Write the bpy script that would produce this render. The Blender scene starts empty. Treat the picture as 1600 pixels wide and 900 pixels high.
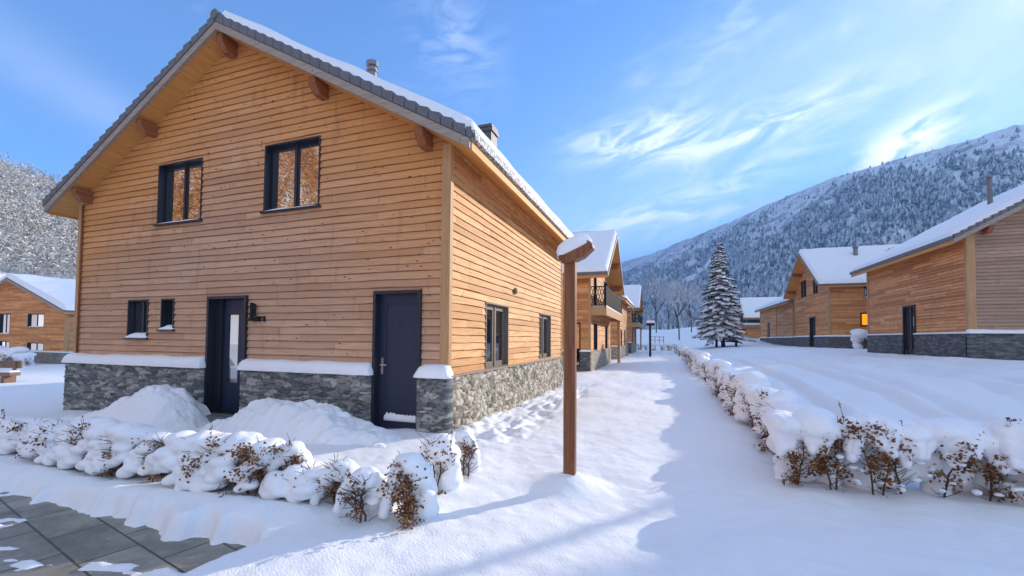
import bpy, bmesh, math, random
import numpy as np
from mathutils import Vector, Matrix
R = math.radians
sc = bpy.context.scene
COL = sc.collection
rng = random.Random(7)

# ------------------------------------------------------------------ helpers
def tag(o, label=None, cat=None, group=None, kind=None):
    if label: o['label'] = label
    if cat: o['category'] = cat
    if group: o['group'] = group
    if kind: o['kind'] = kind
    return o

def empty(name, loc=(0, 0, 0), rz=0.0):
    o = bpy.data.objects.new(name, None); COL.objects.link(o)
    o.location = loc; o.rotation_euler = (0, 0, rz); o.empty_display_size = .2
    return o

def link(name, me, parent=None, mats=()):
    o = bpy.data.objects.new(name, me); COL.objects.link(o)
    for m in mats:
        me.materials.append(m)
    if parent is not None: o.parent = parent
    return o

def np_mesh(name, V, F, smooth=False):
    """V (n,3), F (m,k) int array -> mesh"""
    V = np.asarray(V, np.float32); F = np.asarray(F, np.int32)
    me = bpy.data.meshes.new(name)
    me.vertices.add(len(V)); me.vertices.foreach_set('co', V.ravel())
    k = F.shape[1]
    me.loops.add(F.size); me.loops.foreach_set('vertex_index', F.ravel())
    me.polygons.add(len(F)); me.polygons.foreach_set('loop_start', np.arange(len(F), dtype=np.int32) * k)
    me.update(calc_edges=True); me.validate()
    if smooth: me.shade_smooth()
    return me

class MB:
    def __init__(s): s.v = []; s.f = []
    def quad(s, *p):
        n = len(s.v); s.v += [tuple(q) for q in p]; s.f.append(tuple(range(n, n + len(p))))
    def hexa(s, p):      # 8 points: bottom 0-3 ccw, top 4-7
        n = len(s.v); s.v += [tuple(q) for q in p]
        for f in ((0, 3, 2, 1), (4, 5, 6, 7), (0, 1, 5, 4), (1, 2, 6, 5), (2, 3, 7, 6), (3, 0, 4, 7)):
            s.f.append(tuple(n + i for i in f))
    def box(s, x0, x1, y0, y1, z0, z1):
        s.hexa([(x0, y0, z0), (x1, y0, z0), (x1, y1, z0), (x0, y1, z0), (x0, y0, z1), (x1, y0, z1), (x1, y1, z1), (x0, y1, z1)])
    def tube(s, pts, rad, n=6, cap=True):
        pts = [Vector(p) for p in pts]; rings = []
        for i, p in enumerate(pts):
            d = (pts[min(i + 1, len(pts) - 1)] - pts[max(i - 1, 0)])
            if d.length < 1e-9: d = Vector((0, 0, 1))
            d.normalize()
            a = d.orthogonal().normalized() if abs(d.z) < .95 else Vector((1, 0, 0)).cross(d).normalized()
            if abs(d.z) < .95: a = d.cross(Vector((0, 0, 1))).normalized()
            b = d.cross(a)
            r = rad[i] if hasattr(rad, '__len__') else rad
            n0 = len(s.v)
            for k in range(n):
                t = 2 * math.pi * k / n
                s.v.append(tuple(p + (a * math.cos(t) + b * math.sin(t)) * r))
            rings.append(n0)
        for i in range(len(rings) - 1):
            for k in range(n):
                k2 = (k + 1) % n
                s.f.append((rings[i] + k, rings[i] + k2, rings[i + 1] + k2, rings[i + 1] + k))
        if cap:
            s.f.append(tuple(rings[0] + k for k in range(n))[::-1]); s.f.append(tuple(rings[-1] + k for k in range(n)))
    def mesh(s, name, smooth=False):
        me = bpy.data.meshes.new(name); me.from_pydata(s.v, [], s.f); me.update()
        bm = bmesh.new(); bm.from_mesh(me); bmesh.ops.recalc_face_normals(bm, faces=bm.faces); bm.to_mesh(me); bm.free()
        if smooth: me.shade_smooth()
        return me
    def build(s, name, mat, parent=None, smooth=False, bevel=0):
        me = s.mesh(name, smooth)
        o = link(name, me, parent, [mat])
        if bevel:
            m = o.modifiers.new('b', 'BEVEL'); m.width = bevel; m.segments = 2; m.limit_method = 'ANGLE'
        return o

def hsh(ix, iy, seed):
    h = (ix.astype(np.int64) * 374761393 + iy.astype(np.int64) * 668265263 + seed * 2147483647) & 0xffffffff
    h = ((h ^ (h >> 13)) * 1274126177) & 0xffffffff
    h = (h ^ (h >> 16)) & 0xffffffff
    return h / 4294967295.0
def vnoise(x, y, seed=0):
    ix = np.floor(x); iy = np.floor(y); fx = x - ix; fy = y - iy
    ix = ix.astype(np.int64); iy = iy.astype(np.int64)
    fx = fx * fx * fx * (fx * (fx * 6 - 15) + 10); fy = fy * fy * fy * (fy * (fy * 6 - 15) + 10)
    a = hsh(ix, iy, seed); b = hsh(ix + 1, iy, seed); c = hsh(ix, iy + 1, seed); d = hsh(ix + 1, iy + 1, seed)
    return (a * (1 - fx) + b * fx) * (1 - fy) + (c * (1 - fx) + d * fx) * fy - .5
def fbm(x, y, seed=0, o=4, g=.5):
    t = 0; a = 1
    for i in range(o):
        t = t + a * vnoise(x * 2 ** i + 17.3 * i, y * 2 ** i - 9.1 * i, seed + i); a *= g
    return t
def sst(a, b, x):
    t = np.clip((x - a) / (b - a), 0, 1); return t * t * (3 - 2 * t)

# ------------------------------------------------------------------ node expressions
class X:
    nt = None
    def __init__(s, sock): s.s = sock
    def _m(s, op, *o):
        n = X.nt.nodes.new('ShaderNodeMath'); n.operation = op
        for i, q in enumerate((s,) + o):
            if isinstance(q, X): X.nt.links.new(q.s, n.inputs[i])
            else: n.inputs[i].default_value = q
        return X(n.outputs[0])
    def __add__(s, o): return s._m('ADD', o)
    __radd__ = __add__
    def __sub__(s, o): return s._m('SUBTRACT', o)
    def __mul__(s, o): return s._m('MULTIPLY', o)
    __rmul__ = __mul__
    def __truediv__(s, o): return s._m('DIVIDE', o)
    def floor(s): return s._m('FLOOR')
    def frac(s): return s._m('FRACT')
    def pow(s, o): return s._m('POWER', o)
    def lt(s, o): return s._m('LESS_THAN', o)
    def gt(s, o): return s._m('GREATER_THAN', o)
    def max(s, o): return s._m('MAXIMUM', o)
    def min(s, o): return s._m('MINIMUM', o)
    def abs(s): return s._m('ABSOLUTE')
    def atan2(s, o): return s._m('ARCTAN2', o)
    def sst(s, a, b):
        n = X.nt.nodes.new('ShaderNodeMapRange'); n.interpolation_type = 'SMOOTHSTEP'
        X.nt.links.new(s.s, n.inputs[0]); n.inputs[1].default_value = a; n.inputs[2].default_value = b
        return X(n.outputs[0])
def node(t, **k):
    n = X.nt.nodes.new(t)
    for a, b in k.items(): setattr(n, a, b)
    return n
def setin(n, name, v):
    if isinstance(v, X): X.nt.links.new(v.s, n.inputs[name])
    else: n.inputs[name].default_value = v
def comb(x, y, z):
    n = node('ShaderNodeCombineXYZ')
    for i, q in enumerate((x, y, z)): setin(n, i, q)
    return X(n.outputs[0])
def sep(v):
    n = node('ShaderNodeSeparateXYZ'); setin(n, 0, v); return [X(n.outputs[i]) for i in range(3)]
def coord(kind='Object'): return X(node('ShaderNodeTexCoord').outputs[kind])
def noise(v, scale=5, detail=3, rough=.5, dist=0):
    n = node('ShaderNodeTexNoise'); setin(n, 'Vector', v)
    n.inputs['Scale'].default_value = scale; n.inputs['Detail'].default_value = detail
    n.inputs['Roughness'].default_value = rough; n.inputs['Distortion'].default_value = dist
    return X(n.outputs['Fac'])
def white(v):
    n = node('ShaderNodeTexWhiteNoise', noise_dimensions='3D'); setin(n, 'Vector', v); return X(n.outputs['Value'])
def voro(v, scale=5, feature='F1', rnd=1):
    n = node('ShaderNodeTexVoronoi', feature=feature); setin(n, 'Vector', v)
    n.inputs['Scale'].default_value = scale; n.inputs['Randomness'].default_value = rnd
    return n
def mix(f, a, b, bt='MIX'):
    n = node('ShaderNodeMix', data_type='RGBA', blend_type=bt)
    setin(n, 'Factor', f)
    for i, q in ((6, a), (7, b)):
        if isinstance(q, X): X.nt.links.new(q.s, n.inputs[i])
        else: n.inputs[i].default_value = tuple(q) + (1,) if len(q) == 3 else q
    return X(n.outputs[2])
def ramp(f, stops):
    n = node('ShaderNodeValToRGB'); setin(n, 0, f); e = n.color_ramp.elements
    while len(e) < len(stops): e.new(.5)
    for q, (p, c) in zip(e, stops): q.position = p; q.color = tuple(c) + (1,)
    return X(n.outputs[0])
def bump(h, strength=.5, dist=.02):
    n = node('ShaderNodeBump'); setin(n, 'Height', h); n.inputs['Strength'].default_value = strength; n.inputs['Distance'].default_value = dist
    return X(n.outputs[0])
def newmat(name):
    m = bpy.data.materials.new(name); m.use_nodes = True; X.nt = m.node_tree; m.node_tree.nodes.clear()
    return m
def finish(m, color, rough=.7, normal=None, spec=.3, metal=0, **k):
    b = node('ShaderNodeBsdfPrincipled'); o = node('ShaderNodeOutputMaterial')
    if isinstance(color, X): setin(b, 'Base Color', color)
    else: b.inputs['Base Color'].default_value = tuple(color) + (1,)
    setin(b, 'Roughness', rough); setin(b, 'Metallic', metal); setin(b, 'Specular IOR Level', spec)
    if normal is not None: setin(b, 'Normal', normal)
    for a, q in k.items(): setin(b, a.replace('_', ' '), q)
    X.nt.links.new(b.outputs[0], o.inputs[0]); return m

M = {}
def wood_siding(name, bh, z0, c1, c2, c3, grey=0.0, shelter=None):
    m = newmat(name); x, y, z = sep(coord())
    u = x + y * .9973
    row = ((z - z0) / bh).floor()
    w0 = white(comb(row, row * .37, 1.3))
    seg = ((u + w0 * 5) / 3.1).floor()
    sf = ((u + w0 * 5) / 3.1).frac()
    w1 = white(comb(row, seg, 4.7)); w2 = white(comb(row, seg, 9.1))
    g = noise(comb(u * 1.3 + w1 * 40, z * 46, row * 3.7), 1.6, 4, .6, .6)
    g2 = noise(comb(u * .8 + w2 * 17, z * 9, row), 1.1, 2)
    kn = X(voro(comb(u * 2.9 + w1 * 9, (z - z0) * 6.5, row * .77), 1.35).outputs['Distance'])
    c = mix(w1, c1, c2); c = mix((w2 - .62).max(0) * 1.6, c, [q * 1.25 for q in c1]); c = mix((.3 + w2 * -1.).max(0) * 2., c, c3)
    c = mix(g.sst(.38, .68) * .75, c, c3)
    c = mix(g2.sst(.45, .8) * .5, c, [q * .72 for q in c2])
    st = noise(comb(u * .35, z * .35, 3.3), 1.5, 3)
    if shelter:                                   # boards under the roof overhang are less weathered than those below
        hw, ht_, sl_ = shelter; dr = ((x.abs() * -1. + hw) * sl_ + ht_) - z
        wf = (dr + st * .5).sst(.6, 4.2)
        c = mix((wf * -1. + 1.) * .8, c, [.68, .295, .085])
    if grey: c = mix((st.sst(.25, .75) * .45 + .5) * grey * (wf if shelter else 1.), c, (.56, .365, .26))
    c = mix((kn + (w2 * .085 + .028) * -1.).sst(.05, -.02) * .75, c, (.13, .05, .02))
    wet = noise(comb(u * 2.2, z * .5, 8.1), 1.7, 4, .6); c = mix(wet.sst(.56, .75) * .28, c, [q * .55 for q in c3])
    c = mix((sf.lt(.0016) + kn.sst(.13, .08) * 0.35).min(1), c, (.07, .035, .018))
    lip = ((z - z0) / bh).frac()
    h = g * .6 + sf.lt(.0016) * -1.
    finish(m, c, .62, bump(h, .35, .004), .25)
    return m
M['wood'] = wood_siding('larch_siding', .132, .93, (.84, .46, .19), (.66, .32, .11), (.44, .17, .05))
M['wood_far'] = wood_siding('far_larch_siding', .14, .93, (.92, .48, .20), (.66, .29, .10), (.42, .15, .05))
M['wood_front'] = wood_siding('weathered_larch', .132, .93, (.82, .46, .25), (.54, .26, .12), (.33, .13, .05), grey=.72, shelter=(4.9, 4.73, .57))
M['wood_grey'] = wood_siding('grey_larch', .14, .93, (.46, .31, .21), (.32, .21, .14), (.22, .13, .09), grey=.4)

def plain_wood(name, c1, c2, s=1., axis='z', rough=.6):
    m = newmat(name); x, y, z = sep(coord())
    v = {'z': comb(x * 14, y * 14, z * .9), 'x': comb(x * .9, y * 14, z * 14), 'y': comb(x * 14, y * .9, z * 14)}[axis]
    g = noise(v, 1.6 * s, 4, .6, .8)
    k = X(voro(comb(x * 1.7, y * 1.7, z * 1.7), 1.6).outputs['Distance'])
    c = mix(g.sst(.3, .7), c1, c2)
    c = mix(k.lt(.045) * .7, c, [q * .25 for q in c2])
    finish(m, c, rough, bump(g, .3, .004), .3); return m
M['corner'] = plain_wood('corner_board_larch', (.56, .33, .16), (.44, .23, .10))
M['soffit'] = plain_wood('soffit_spruce', (.70, .34, .10), (.58, .26, .065), axis='y')
M['beam'] = plain_wood('red_brown_beam', (.36, .13, .055), (.24, .075, .03), axis='y')
M['verge'] = plain_wood('weathered_verge_board', (.40, .33, .28), (.28, .21, .17), axis='x', s=2)
M['post'] = plain_wood('stained_post', (.27, .105, .045), (.16, .055, .024), rough=.45)
M['old_wood'] = plain_wood('grey_brown_timber', (.26, .16, .11), (.17, .10, .07), axis='x')

m = newmat('slate'); p = coord(); n1 = noise(p, 6, 4, .6)
M['slate'] = finish(m, mix(n1, (.095, .10, .115), (.17, .175, .19)), .55, bump(n1, .4, .01), .4)
m = newmat('dark_frame'); n1 = noise(coord(), 40, 2)
M['frame'] = finish(m, mix(n1, (.012, .013, .022), (.022, .024, .036)), .42, None, .5)
m = newmat('navy_door'); x, y, z = sep(coord()); pl = ((x + y) * 6.2).frac()
M['door'] = finish(m, mix(noise(comb(x * 30, y * 30, z * 2), 1, 3), (.010, .016, .046), (.019, .027, .066)), .45,
                   bump(pl.lt(.06) * -1., .5, .004), .5)
m = newmat('grey_brown_frame')
M['frame_brown'] = finish(m, mix(noise(coord(), 25, 3), (.15, .115, .085), (.21, .165, .125)), .5, None, .4)
m = newmat('metal'); M['metal'] = finish(m, mix(noise(coord(), 30, 2), (.18, .18, .19), (.26, .26, .27)), .4, None, .5, .7)
m = newmat('chimney_sheet'); M['chimney'] = finish(m, mix(noise(coord(), 12, 3), (.055, .06, .068), (.10, .105, .115)), .5, None, .3)
m = newmat('steel_handle'); M['steel'] = finish(m, (.62, .60, .57), .3, None, .5, .9)
m = newmat('black_iron'); M['iron'] = finish(m, mix(noise(coord(), 20, 2), (.015, .013, .014), (.03, .026, .026)), .6, None, .1)

def glass_mat(name, refl, tint=(1, .97, .93)):
    m = newmat(name); o = node('ShaderNodeOutputMaterial')
    d = node('ShaderNodeBsdfDiffuse'); d.inputs[0].default_value = (.012, .013, .018, 1)
    g = node('ShaderNodeBsdfGlossy'); g.inputs['Color'].default_value = tint + (1,); g.inputs['Roughness'].default_value = .015
    p = coord(); setin(g, 'Normal', bump(noise(p, 1.1, 1), .03, .02))
    f = node('ShaderNodeFresnel'); f.inputs[0].default_value = 1.5
    fac = (X(f.outputs[0]) + refl).min(1)
    mx = node('ShaderNodeMixShader'); setin(mx, 0, fac)
    X.nt.links.new(d.outputs[0], mx.inputs[1]); X.nt.links.new(g.outputs[0], mx.inputs[2]); X.nt.links.new(mx.outputs[0], o.inputs[0])
    return m
M['glass'] = glass_mat('coated_glass', .48)
M['glass_low'] = glass_mat('window_glass', .10)
m = newmat('lit_pane'); o = node('ShaderNodeOutputMaterial'); e = node('ShaderNodeEmission')
setin(e, 'Color', mix(noise(coord(), 2.3, 2), (1, .20, .008), (1, .30, .02))); e.inputs[1].default_value = 1.0
X.nt.links.new(e.outputs[0], o.inputs[0]); M['lit'] = m
m = newmat('curtain'); M['curtain'] = finish(m, mix(noise(comb(sep(coord())[0] * 9, 0, 0), 3, 2), (.62, .36, .12), (.75, .50, .22)), .8)

def stone(name, scale, stretch, cols, rough=.85):
    m = newmat(name); p = coord(); x, y, z = sep(p)
    u = x + y * .9973; wx = noise(p, 7, 4, .65) * .16; wz = noise(comb(x + 7.7, y, z), 6, 4, .65) * .2
    v = comb(u + wx, 0., z * stretch + wz)
    a = voro(v, scale); b = voro(v, scale, 'DISTANCE_TO_EDGE')
    edge = X(b.outputs['Distance'])
    rs = sep(X(a.outputs['Color']))
    sml = voro(v, scale * 2.7)
    rs2 = sep(X(sml.outputs['Color']))
    t = rs[0] * .7 + rs2[0] * .3
    c = ramp(t, cols)
    n2 = noise(p, 22, 5, .65)
    n3 = noise(comb(u * 9, 0., z * 30), 1.6, 4, .7)
    c = mix(n2.sst(.35, .75) * .5, c, cols[0][1]); c = mix(n3.sst(.5, .8) * .45, c, cols[3][1])
    c = mix(edge.sst(.035, .0) * .6, c, (.05, .047, .043))
    h = edge.min(.16) * 4 + rs[1] * .5 + n2 * .35 + rs2[1] * .2
    finish(m, c, rough, bump(h, .9, .035), .25)
    return m
M['stone_front'] = stone('schist_ledgestone', 5.4, 2.6, [(0, (.13, .135, .13)), (.3, (.25, .25, .23)), (.65, (.38, .35, .29)), (1, (.56, .52, .45))])
M['stone_side'] = stone('rubble_stone', 7.5, 1.3, [(0, (.20, .17, .13)), (.3, (.40, .34, .25)), (.6, (.54, .46, .34)), (1, (.70, .64, .54))])
def relief_stone(name, cols):
    m = newmat(name); p = coord()
    at = node('ShaderNodeAttribute'); at.attribute_name = 'stone'; sid = X(at.outputs['Fac'])
    am = node('ShaderNodeAttribute'); am.attribute_name = 'joint'; jt = X(am.outputs['Fac'])
    x, y, z = sep(p); n2 = noise(p, 26, 5, .68); n3 = noise(comb((x + y) * 9, sid * 30, z * 34), 1.6, 4, .7)
    c = ramp(sid, cols); c = mix(n2.sst(.35, .75) * .55, c, cols[0][1]); c = mix(n3.sst(.5, .8) * .5, c, cols[3][1])
    c = mix(noise(p, 1.3, 3).sst(.5, .8) * .3, c, [q * .5 for q in cols[1][1]])
    c = mix(jt * .7, c, (.06, .055, .05))
    return finish(m, c, .85, bump(n2 + n3 * .7, .8, .012), .25)
M['relief_front'] = relief_stone('schist_courses', [(0, (.10, .105, .11)), (.35, (.20, .21, .215)), (.7, (.33, .325, .30)), (1, (.56, .53, .47))])
M['relief_side'] = relief_stone('rubble_courses', [(0, (.22, .19, .15)), (.3, (.40, .34, .26)), (.6, (.56, .48, .36)), (1, (.74, .68, .58))])
def cells(u, z, cw, ch, seed):
    wu = u + fbm(u * 4, z * 6, seed, 3) * cw * .5; wz = z + fbm(u * 3, z * 5, seed + 9, 3) * ch * .7
    gi = np.floor(wu / cw).astype(np.int64); gj = np.floor(wz / ch).astype(np.int64)
    f1 = np.full(u.shape, 9.); f2 = f1.copy(); sid = np.zeros(u.shape)
    for di in (-2, -1, 0, 1, 2):
        for dj in (-1, 0, 1):
            a, b_ = gi + di, gj + dj
            off = hsh(b_, b_ * 0, seed + 3)
            sx = (a + .5 + (hsh(a, b_, seed) - .5) * .95 + off) * cw; sz = (b_ + .5 + (hsh(a, b_, seed + 1) - .5) * .7) * ch
            d = np.hypot((wu - sx + off * 0) / cw, (wz - sz) / ch * 1.15); v = hsh(a, b_, seed + 2)
            n1 = d < f1; f2 = np.where(n1, f1, np.minimum(f2, d)); sid = np.where(n1, v, sid); f1 = np.where(n1, d, f1)
    return sid, f2 - f1
M['stone_dark'] = stone('dark_ledgestone', 4.2, 3.2, [(0, (.07, .075, .085)), (.4, (.14, .145, .15)), (.7, (.21, .21, .20)), (1, (.30, .29, .28))])

m = newmat('snow'); p = coord()
n1 = noise(p, 34, 4, .6); n2 = noise(p, 6, 3, .5); n3 = noise(p, 150, 2, .6)
M['snow'] = finish(m, mix(n2, (.88, .885, .90), (.92, .92, .925)), .55, bump(n1 * .5 + n2 * 1.2 + n3 * .2, .45, .02), .25)
m = newmat('ground_snow'); p = X(node('ShaderNodeNewGeometry').outputs['Position'])
x, y, z = sep(p)
gr = noise(comb(x * .8 - y * .6, (x * .6 + y * .8) * 2.2, z), 26, 4, .62)
n2 = noise(p, 3.5, 4, .5); n3 = noise(p, 120, 2, .6)
M['ground_snow'] = finish(m, mix(n2, (.885, .89, .90), (.92, .92, .925)), .55, bump(gr * .8 + n2 * 1.2 + n3 * .35, .55, .022), .25)
m = newmat('roof_snow'); p = coord(); n1 = noise(p, 2.5, 5, .6); n2 = noise(p, 18, 3)
M['roof_snow'] = finish(m, mix(n1, (.83, .845, .87), (.91, .912, .92)), .6, bump(n1 + n2 * .25, .5, .05), .25)
m = newmat('icy_edge'); p = coord(); n1 = noise(p, 17, 4, .7)
M['icy'] = finish(m, mix(n1.sst(.4, .62), (.09, .09, .09), (.75, .76, .78)), .5, bump(n1, .9, .03), .4)

m = newmat('bark'); p = coord(); x, y, z = sep(p)
M['bark'] = finish(m, mix(noise(comb(x * 6, y * 6, z * 1.2), 2, 4), (.055, .04, .032), (.12, .09, .07)), .85)
m = newmat('frosted_twig'); p = coord(); nz = sep(X(node('ShaderNodeNewGeometry').outputs['Normal']))[2]
M['frost_twig'] = finish(m, mix((noise(p, 1.3, 3) + nz * .35).sst(.34, .66), (.20, .17, .16), (.78, .78, .80)), .8)
m = newmat('beech_leaf'); w = X(node('ShaderNodeNewGeometry').outputs['Random Per Island'])
M['leaf'] = finish(m, ramp(w, [(0, (.115, .042, .014)), (.45, (.19, .078, .026)), (.8, (.27, .125, .045)), (1, (.34, .18, .075))]), .6, None, .3)
m = newmat('twig'); M['twig'] = finish(m, mix(noise(coord(), 14, 3), (.07, .038, .025), (.14, .085, .055)), .8)
m = newmat('spruce_needle'); w = X(node('ShaderNodeNewGeometry').outputs['Random Per Island'])
M['needle'] = finish(m, mix(w, (.022, .034, .026), (.05, .068, .05)), .75)
m = newmat('spruce_snow'); M['spruce_snow'] = finish(m, (.86, .865, .88), .6)

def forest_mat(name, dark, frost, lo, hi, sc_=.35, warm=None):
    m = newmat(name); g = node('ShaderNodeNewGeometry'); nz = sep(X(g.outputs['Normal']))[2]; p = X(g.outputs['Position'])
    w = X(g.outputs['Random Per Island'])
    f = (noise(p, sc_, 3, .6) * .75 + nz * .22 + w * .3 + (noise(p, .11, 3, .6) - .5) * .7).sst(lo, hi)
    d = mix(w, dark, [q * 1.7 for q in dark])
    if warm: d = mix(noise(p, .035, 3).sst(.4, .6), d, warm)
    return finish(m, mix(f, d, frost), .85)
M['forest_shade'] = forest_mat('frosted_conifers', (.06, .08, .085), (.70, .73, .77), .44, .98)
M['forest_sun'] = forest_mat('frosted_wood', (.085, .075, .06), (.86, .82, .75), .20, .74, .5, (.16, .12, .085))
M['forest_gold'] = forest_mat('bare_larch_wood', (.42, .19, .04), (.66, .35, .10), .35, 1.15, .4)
m = newmat('mountain_snow'); p = X(node('ShaderNodeNewGeometry').outputs['Position'])
n1 = noise(p, .012, 6, .65); n2 = noise(p, .05, 5, .65)
nz = sep(X(node('ShaderNodeNewGeometry').outputs['Normal']))[2]
M['mount'] = finish(m, mix((n1 * .6 + n2 * .5).sst(.50, .70), (.84, .85, .87), (.30, .31, .33)), .8, bump(n2, .8, 6.), .2)

m = newmat('paving_slate'); p = X(node('ShaderNodeNewGeometry').outputs['Position'])
mp = node('ShaderNodeMapping'); setin(mp, 'Vector', p); mp.inputs['Rotation'].default_value = (0, 0, R(12))
bt = node('ShaderNodeTexBrick'); X.nt.links.new(mp.outputs[0], bt.inputs['Vector']); bt.offset = .42
for k_, v_ in (('Scale', 1.), ('Mortar Size', .009), ('Brick Width', .74), ('Row Height', .37), ('Mortar Smooth', .1), ('Bias', 0.)): bt.inputs[k_].default_value = v_
bt.inputs['Color1'].default_value = (.235, .21, .165, 1); bt.inputs['Color2'].default_value = (.33, .30, .24, 1); bt.inputs['Mortar'].default_value = (.03, .03, .03, 1)
n1 = noise(p, 3, 5, .65); n2 = noise(p, 30, 4, .6)
c = mix(n1.sst(.35, .7) * .6, X(bt.outputs['Color']), (.13, .125, .115)); c = mix(n2.sst(.5, .8) * .3, c, (.27, .25, .22))
c = mix(noise(p, 9, 5, .7).sst(.6, .75) * .45, c, (.75, .76, .78))
M['paving'] = finish(m, c, n1.sst(.3, .7) * .35 + .35, bump(X(bt.outputs['Fac']) * -1.5 + n2 * .5 + n1, .5, .012), .4)

# ------------------------------------------------------------------ ground
XS = [-60, -50, -30, -13, -8, -4, 1.5, 3, 6, 10, 30, 400]; ZS = [-1.25, -1.1, -.62, -.18, -.05, 0, 0, .25, .62, .92, 1.0, 1.0]
PAV_Z = -.15
def base_h(x, y):
    b = np.interp(x, XS, ZS)
    b = np.where(x > 0, b * sst(6.2, 12.5, y), b)
    far = sst(55, 125, y) * 4.2 * sst(-45, -8, x)
    far = far * (1 - sst(14, 34, x) * .8)
    return b + far
def ground_h(x, y, fine=True):
    h = base_h(x, y)
    d = np.hypot(x, y)
    h = h + fbm(x * .33, y * .33, 3, 3) * .07 * sst(2, 6, d)
    if not fine: return h
    h = h + fbm(x * 1.6, y * 1.6, 11, 4) * .035 + fbm((x * .8 - y * .6) * 5, (x * .6 + y * .8) * 9, 13, 3) * .010
    # mound round the post foot
    r = np.hypot((x + 1.0) * .9, y - 4.82); h = h - .13 * np.exp(-(np.hypot(x + 1.0, y - 4.5) / 1.5) ** 2) + .15 * np.exp(-(r / .30) ** 2) + .03 * np.exp(-(r / .6) ** 2)
    # trodden strip beside the house wall
    t = np.exp(-((x + 2.55) / .45) ** 2) * sst(5.6, 6.6, y) * (1 - sst(13.5, 15, y))
    h = h + t * (fbm(x * 5, y * 3.2, 21, 3) * .16 - .03)
    w_ = np.exp(-((x + 3.1) / .16) ** 2) * sst(6.0, 6.4, y) * (1 - sst(14.0, 14.6, y))
    h = h + w_ * (vnoise(x * 9, y * 7, 25) * .13 + .03)
    # hollow and drifts round the hedge feet
    h = h + .05 * np.exp(-((y - 5.25) / .3) ** 2) * sst(.8, 1.4, x) * (vnoise(x * 2.6, y * 2.2, 5) + .3)
    # wheel ruts over the yard
    q = (x - 2.0) * .985 + (y - 8.0) * .02 + .25 * np.sin(y * .21) - (y - 8) * .05
    yard = sst(2.3, 3.2, x) * sst(6.2, 7.5, y) * (1 - sst(20, 40, y))
    rut = np.zeros_like(x)
    for c_, s_ in ((1.2, .10), (2.5, .10), (3.1, .08), (4.4, .10), (5.2, .12), (6.6, .12)):
        rut = rut - .16 * np.exp(-((q - c_) / s_) ** 2) + .09 * np.exp(-((q - c_ - .24) / .11) ** 2)
    h = h + yard * (rut + fbm(x * 1.1, y * .7, 31, 3) * .09)
    # the far side of the path is softly rippled
    h = h + fbm(x * .9, y * .4, 41, 3) * .05 * sst(7, 12, y) * (1 - sst(40, 60, y))
    # swept paving in the foreground and its snow bank
    edge = fbm(x * 3.1, y * 3.1, 51, 4) * .20
    streak = np.clip(vnoise((x * .92 + y * .38) * 9, (y * .92 - x * .38) * .8, 55) + .05, 0, 1) * .22
    inx = sst(-2.90, -3.14, x + .06 * edge - .10 * (y - 2.4)); iny = sst(2.78, 2.58, y + edge * .4 + streak)
    inside = inx * iny
    bank = np.exp(-((y - 2.85 - .25 * vnoise(x * 1.3, y * 0, 57)) / .17) ** 2) * inx * .05
    h = h + bank
    pl = PAV_Z - .035 + np.clip(fbm((x * .94 + y * .34) * 1.3, (y * .94 - x * .34) * 4.5, 61, 4, .55) - .27, 0, 1) * .20 \
         + np.clip(fbm(x * 2.2, y * 2.2, 65, 4) - .42, 0, 1) * .15
    h = h * (1 - inside) + pl * inside
    # cleared strip before the front door
    door = np.exp(-(((x + 8.15 + .35 * (y - 5.3)) / .42) ** 4)) * sst(4.5, 4.75, y)
    h = h - door * .16 * (1 - .8 * np.clip(fbm(x * 3, y * 6, 71, 3) + .1, 0, 1))
    return h
def axis(a, b, st, lo, hi, g):
    core = list(np.arange(a, b, st)); s = st; q = core[-1]
    while q < hi: s *= g; q += s; core.append(q)
    s = st; q = core[0]; pre = []
    while q > lo: s *= g; q -= s; pre.append(q)
    return np.array(pre[::-1] + core)
gx = axis(-7.2, 3.6, .027, -420, 420, 1.045); gy = axis(.7, 6.2, .027, -260, 420, 1.03)
GX, GY = np.meshgrid(gx, gy); GZ = ground_h(GX, GY)
nx, ny = len(gx), len(gy); I = np.arange(nx * ny).reshape(ny, nx)
F = np.stack([I[:-1, :-1], I[:-1, 1:], I[1:, 1:], I[1:, :-1]], -1).reshape(-1, 4)
o = link('snow_ground', np_mesh('snow_ground', np.stack([GX, GY, GZ], -1).reshape(-1, 3), F, True), None, [M['ground_snow']])
tag(o, kind='structure')
def gh(x, y): return float(ground_h(np.array([x], float), np.array([y], float))[0])
b = MB(); b.quad((-16, -3, PAV_Z), (-2.6, -3, PAV_Z), (-2.6, 3.2, PAV_Z), (-16, 3.2, PAV_Z))
tag(b.build('paving', M['paving']), kind='structure')
b = MB(); b.quad((-10.2, 4.4, -.13), (-7.4, 4.4, -.13), (-7.4, 6.05, -.13), (-10.2, 6.05, -.13))
tag(b.build('paving', M['paving']), kind='structure')

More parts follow.
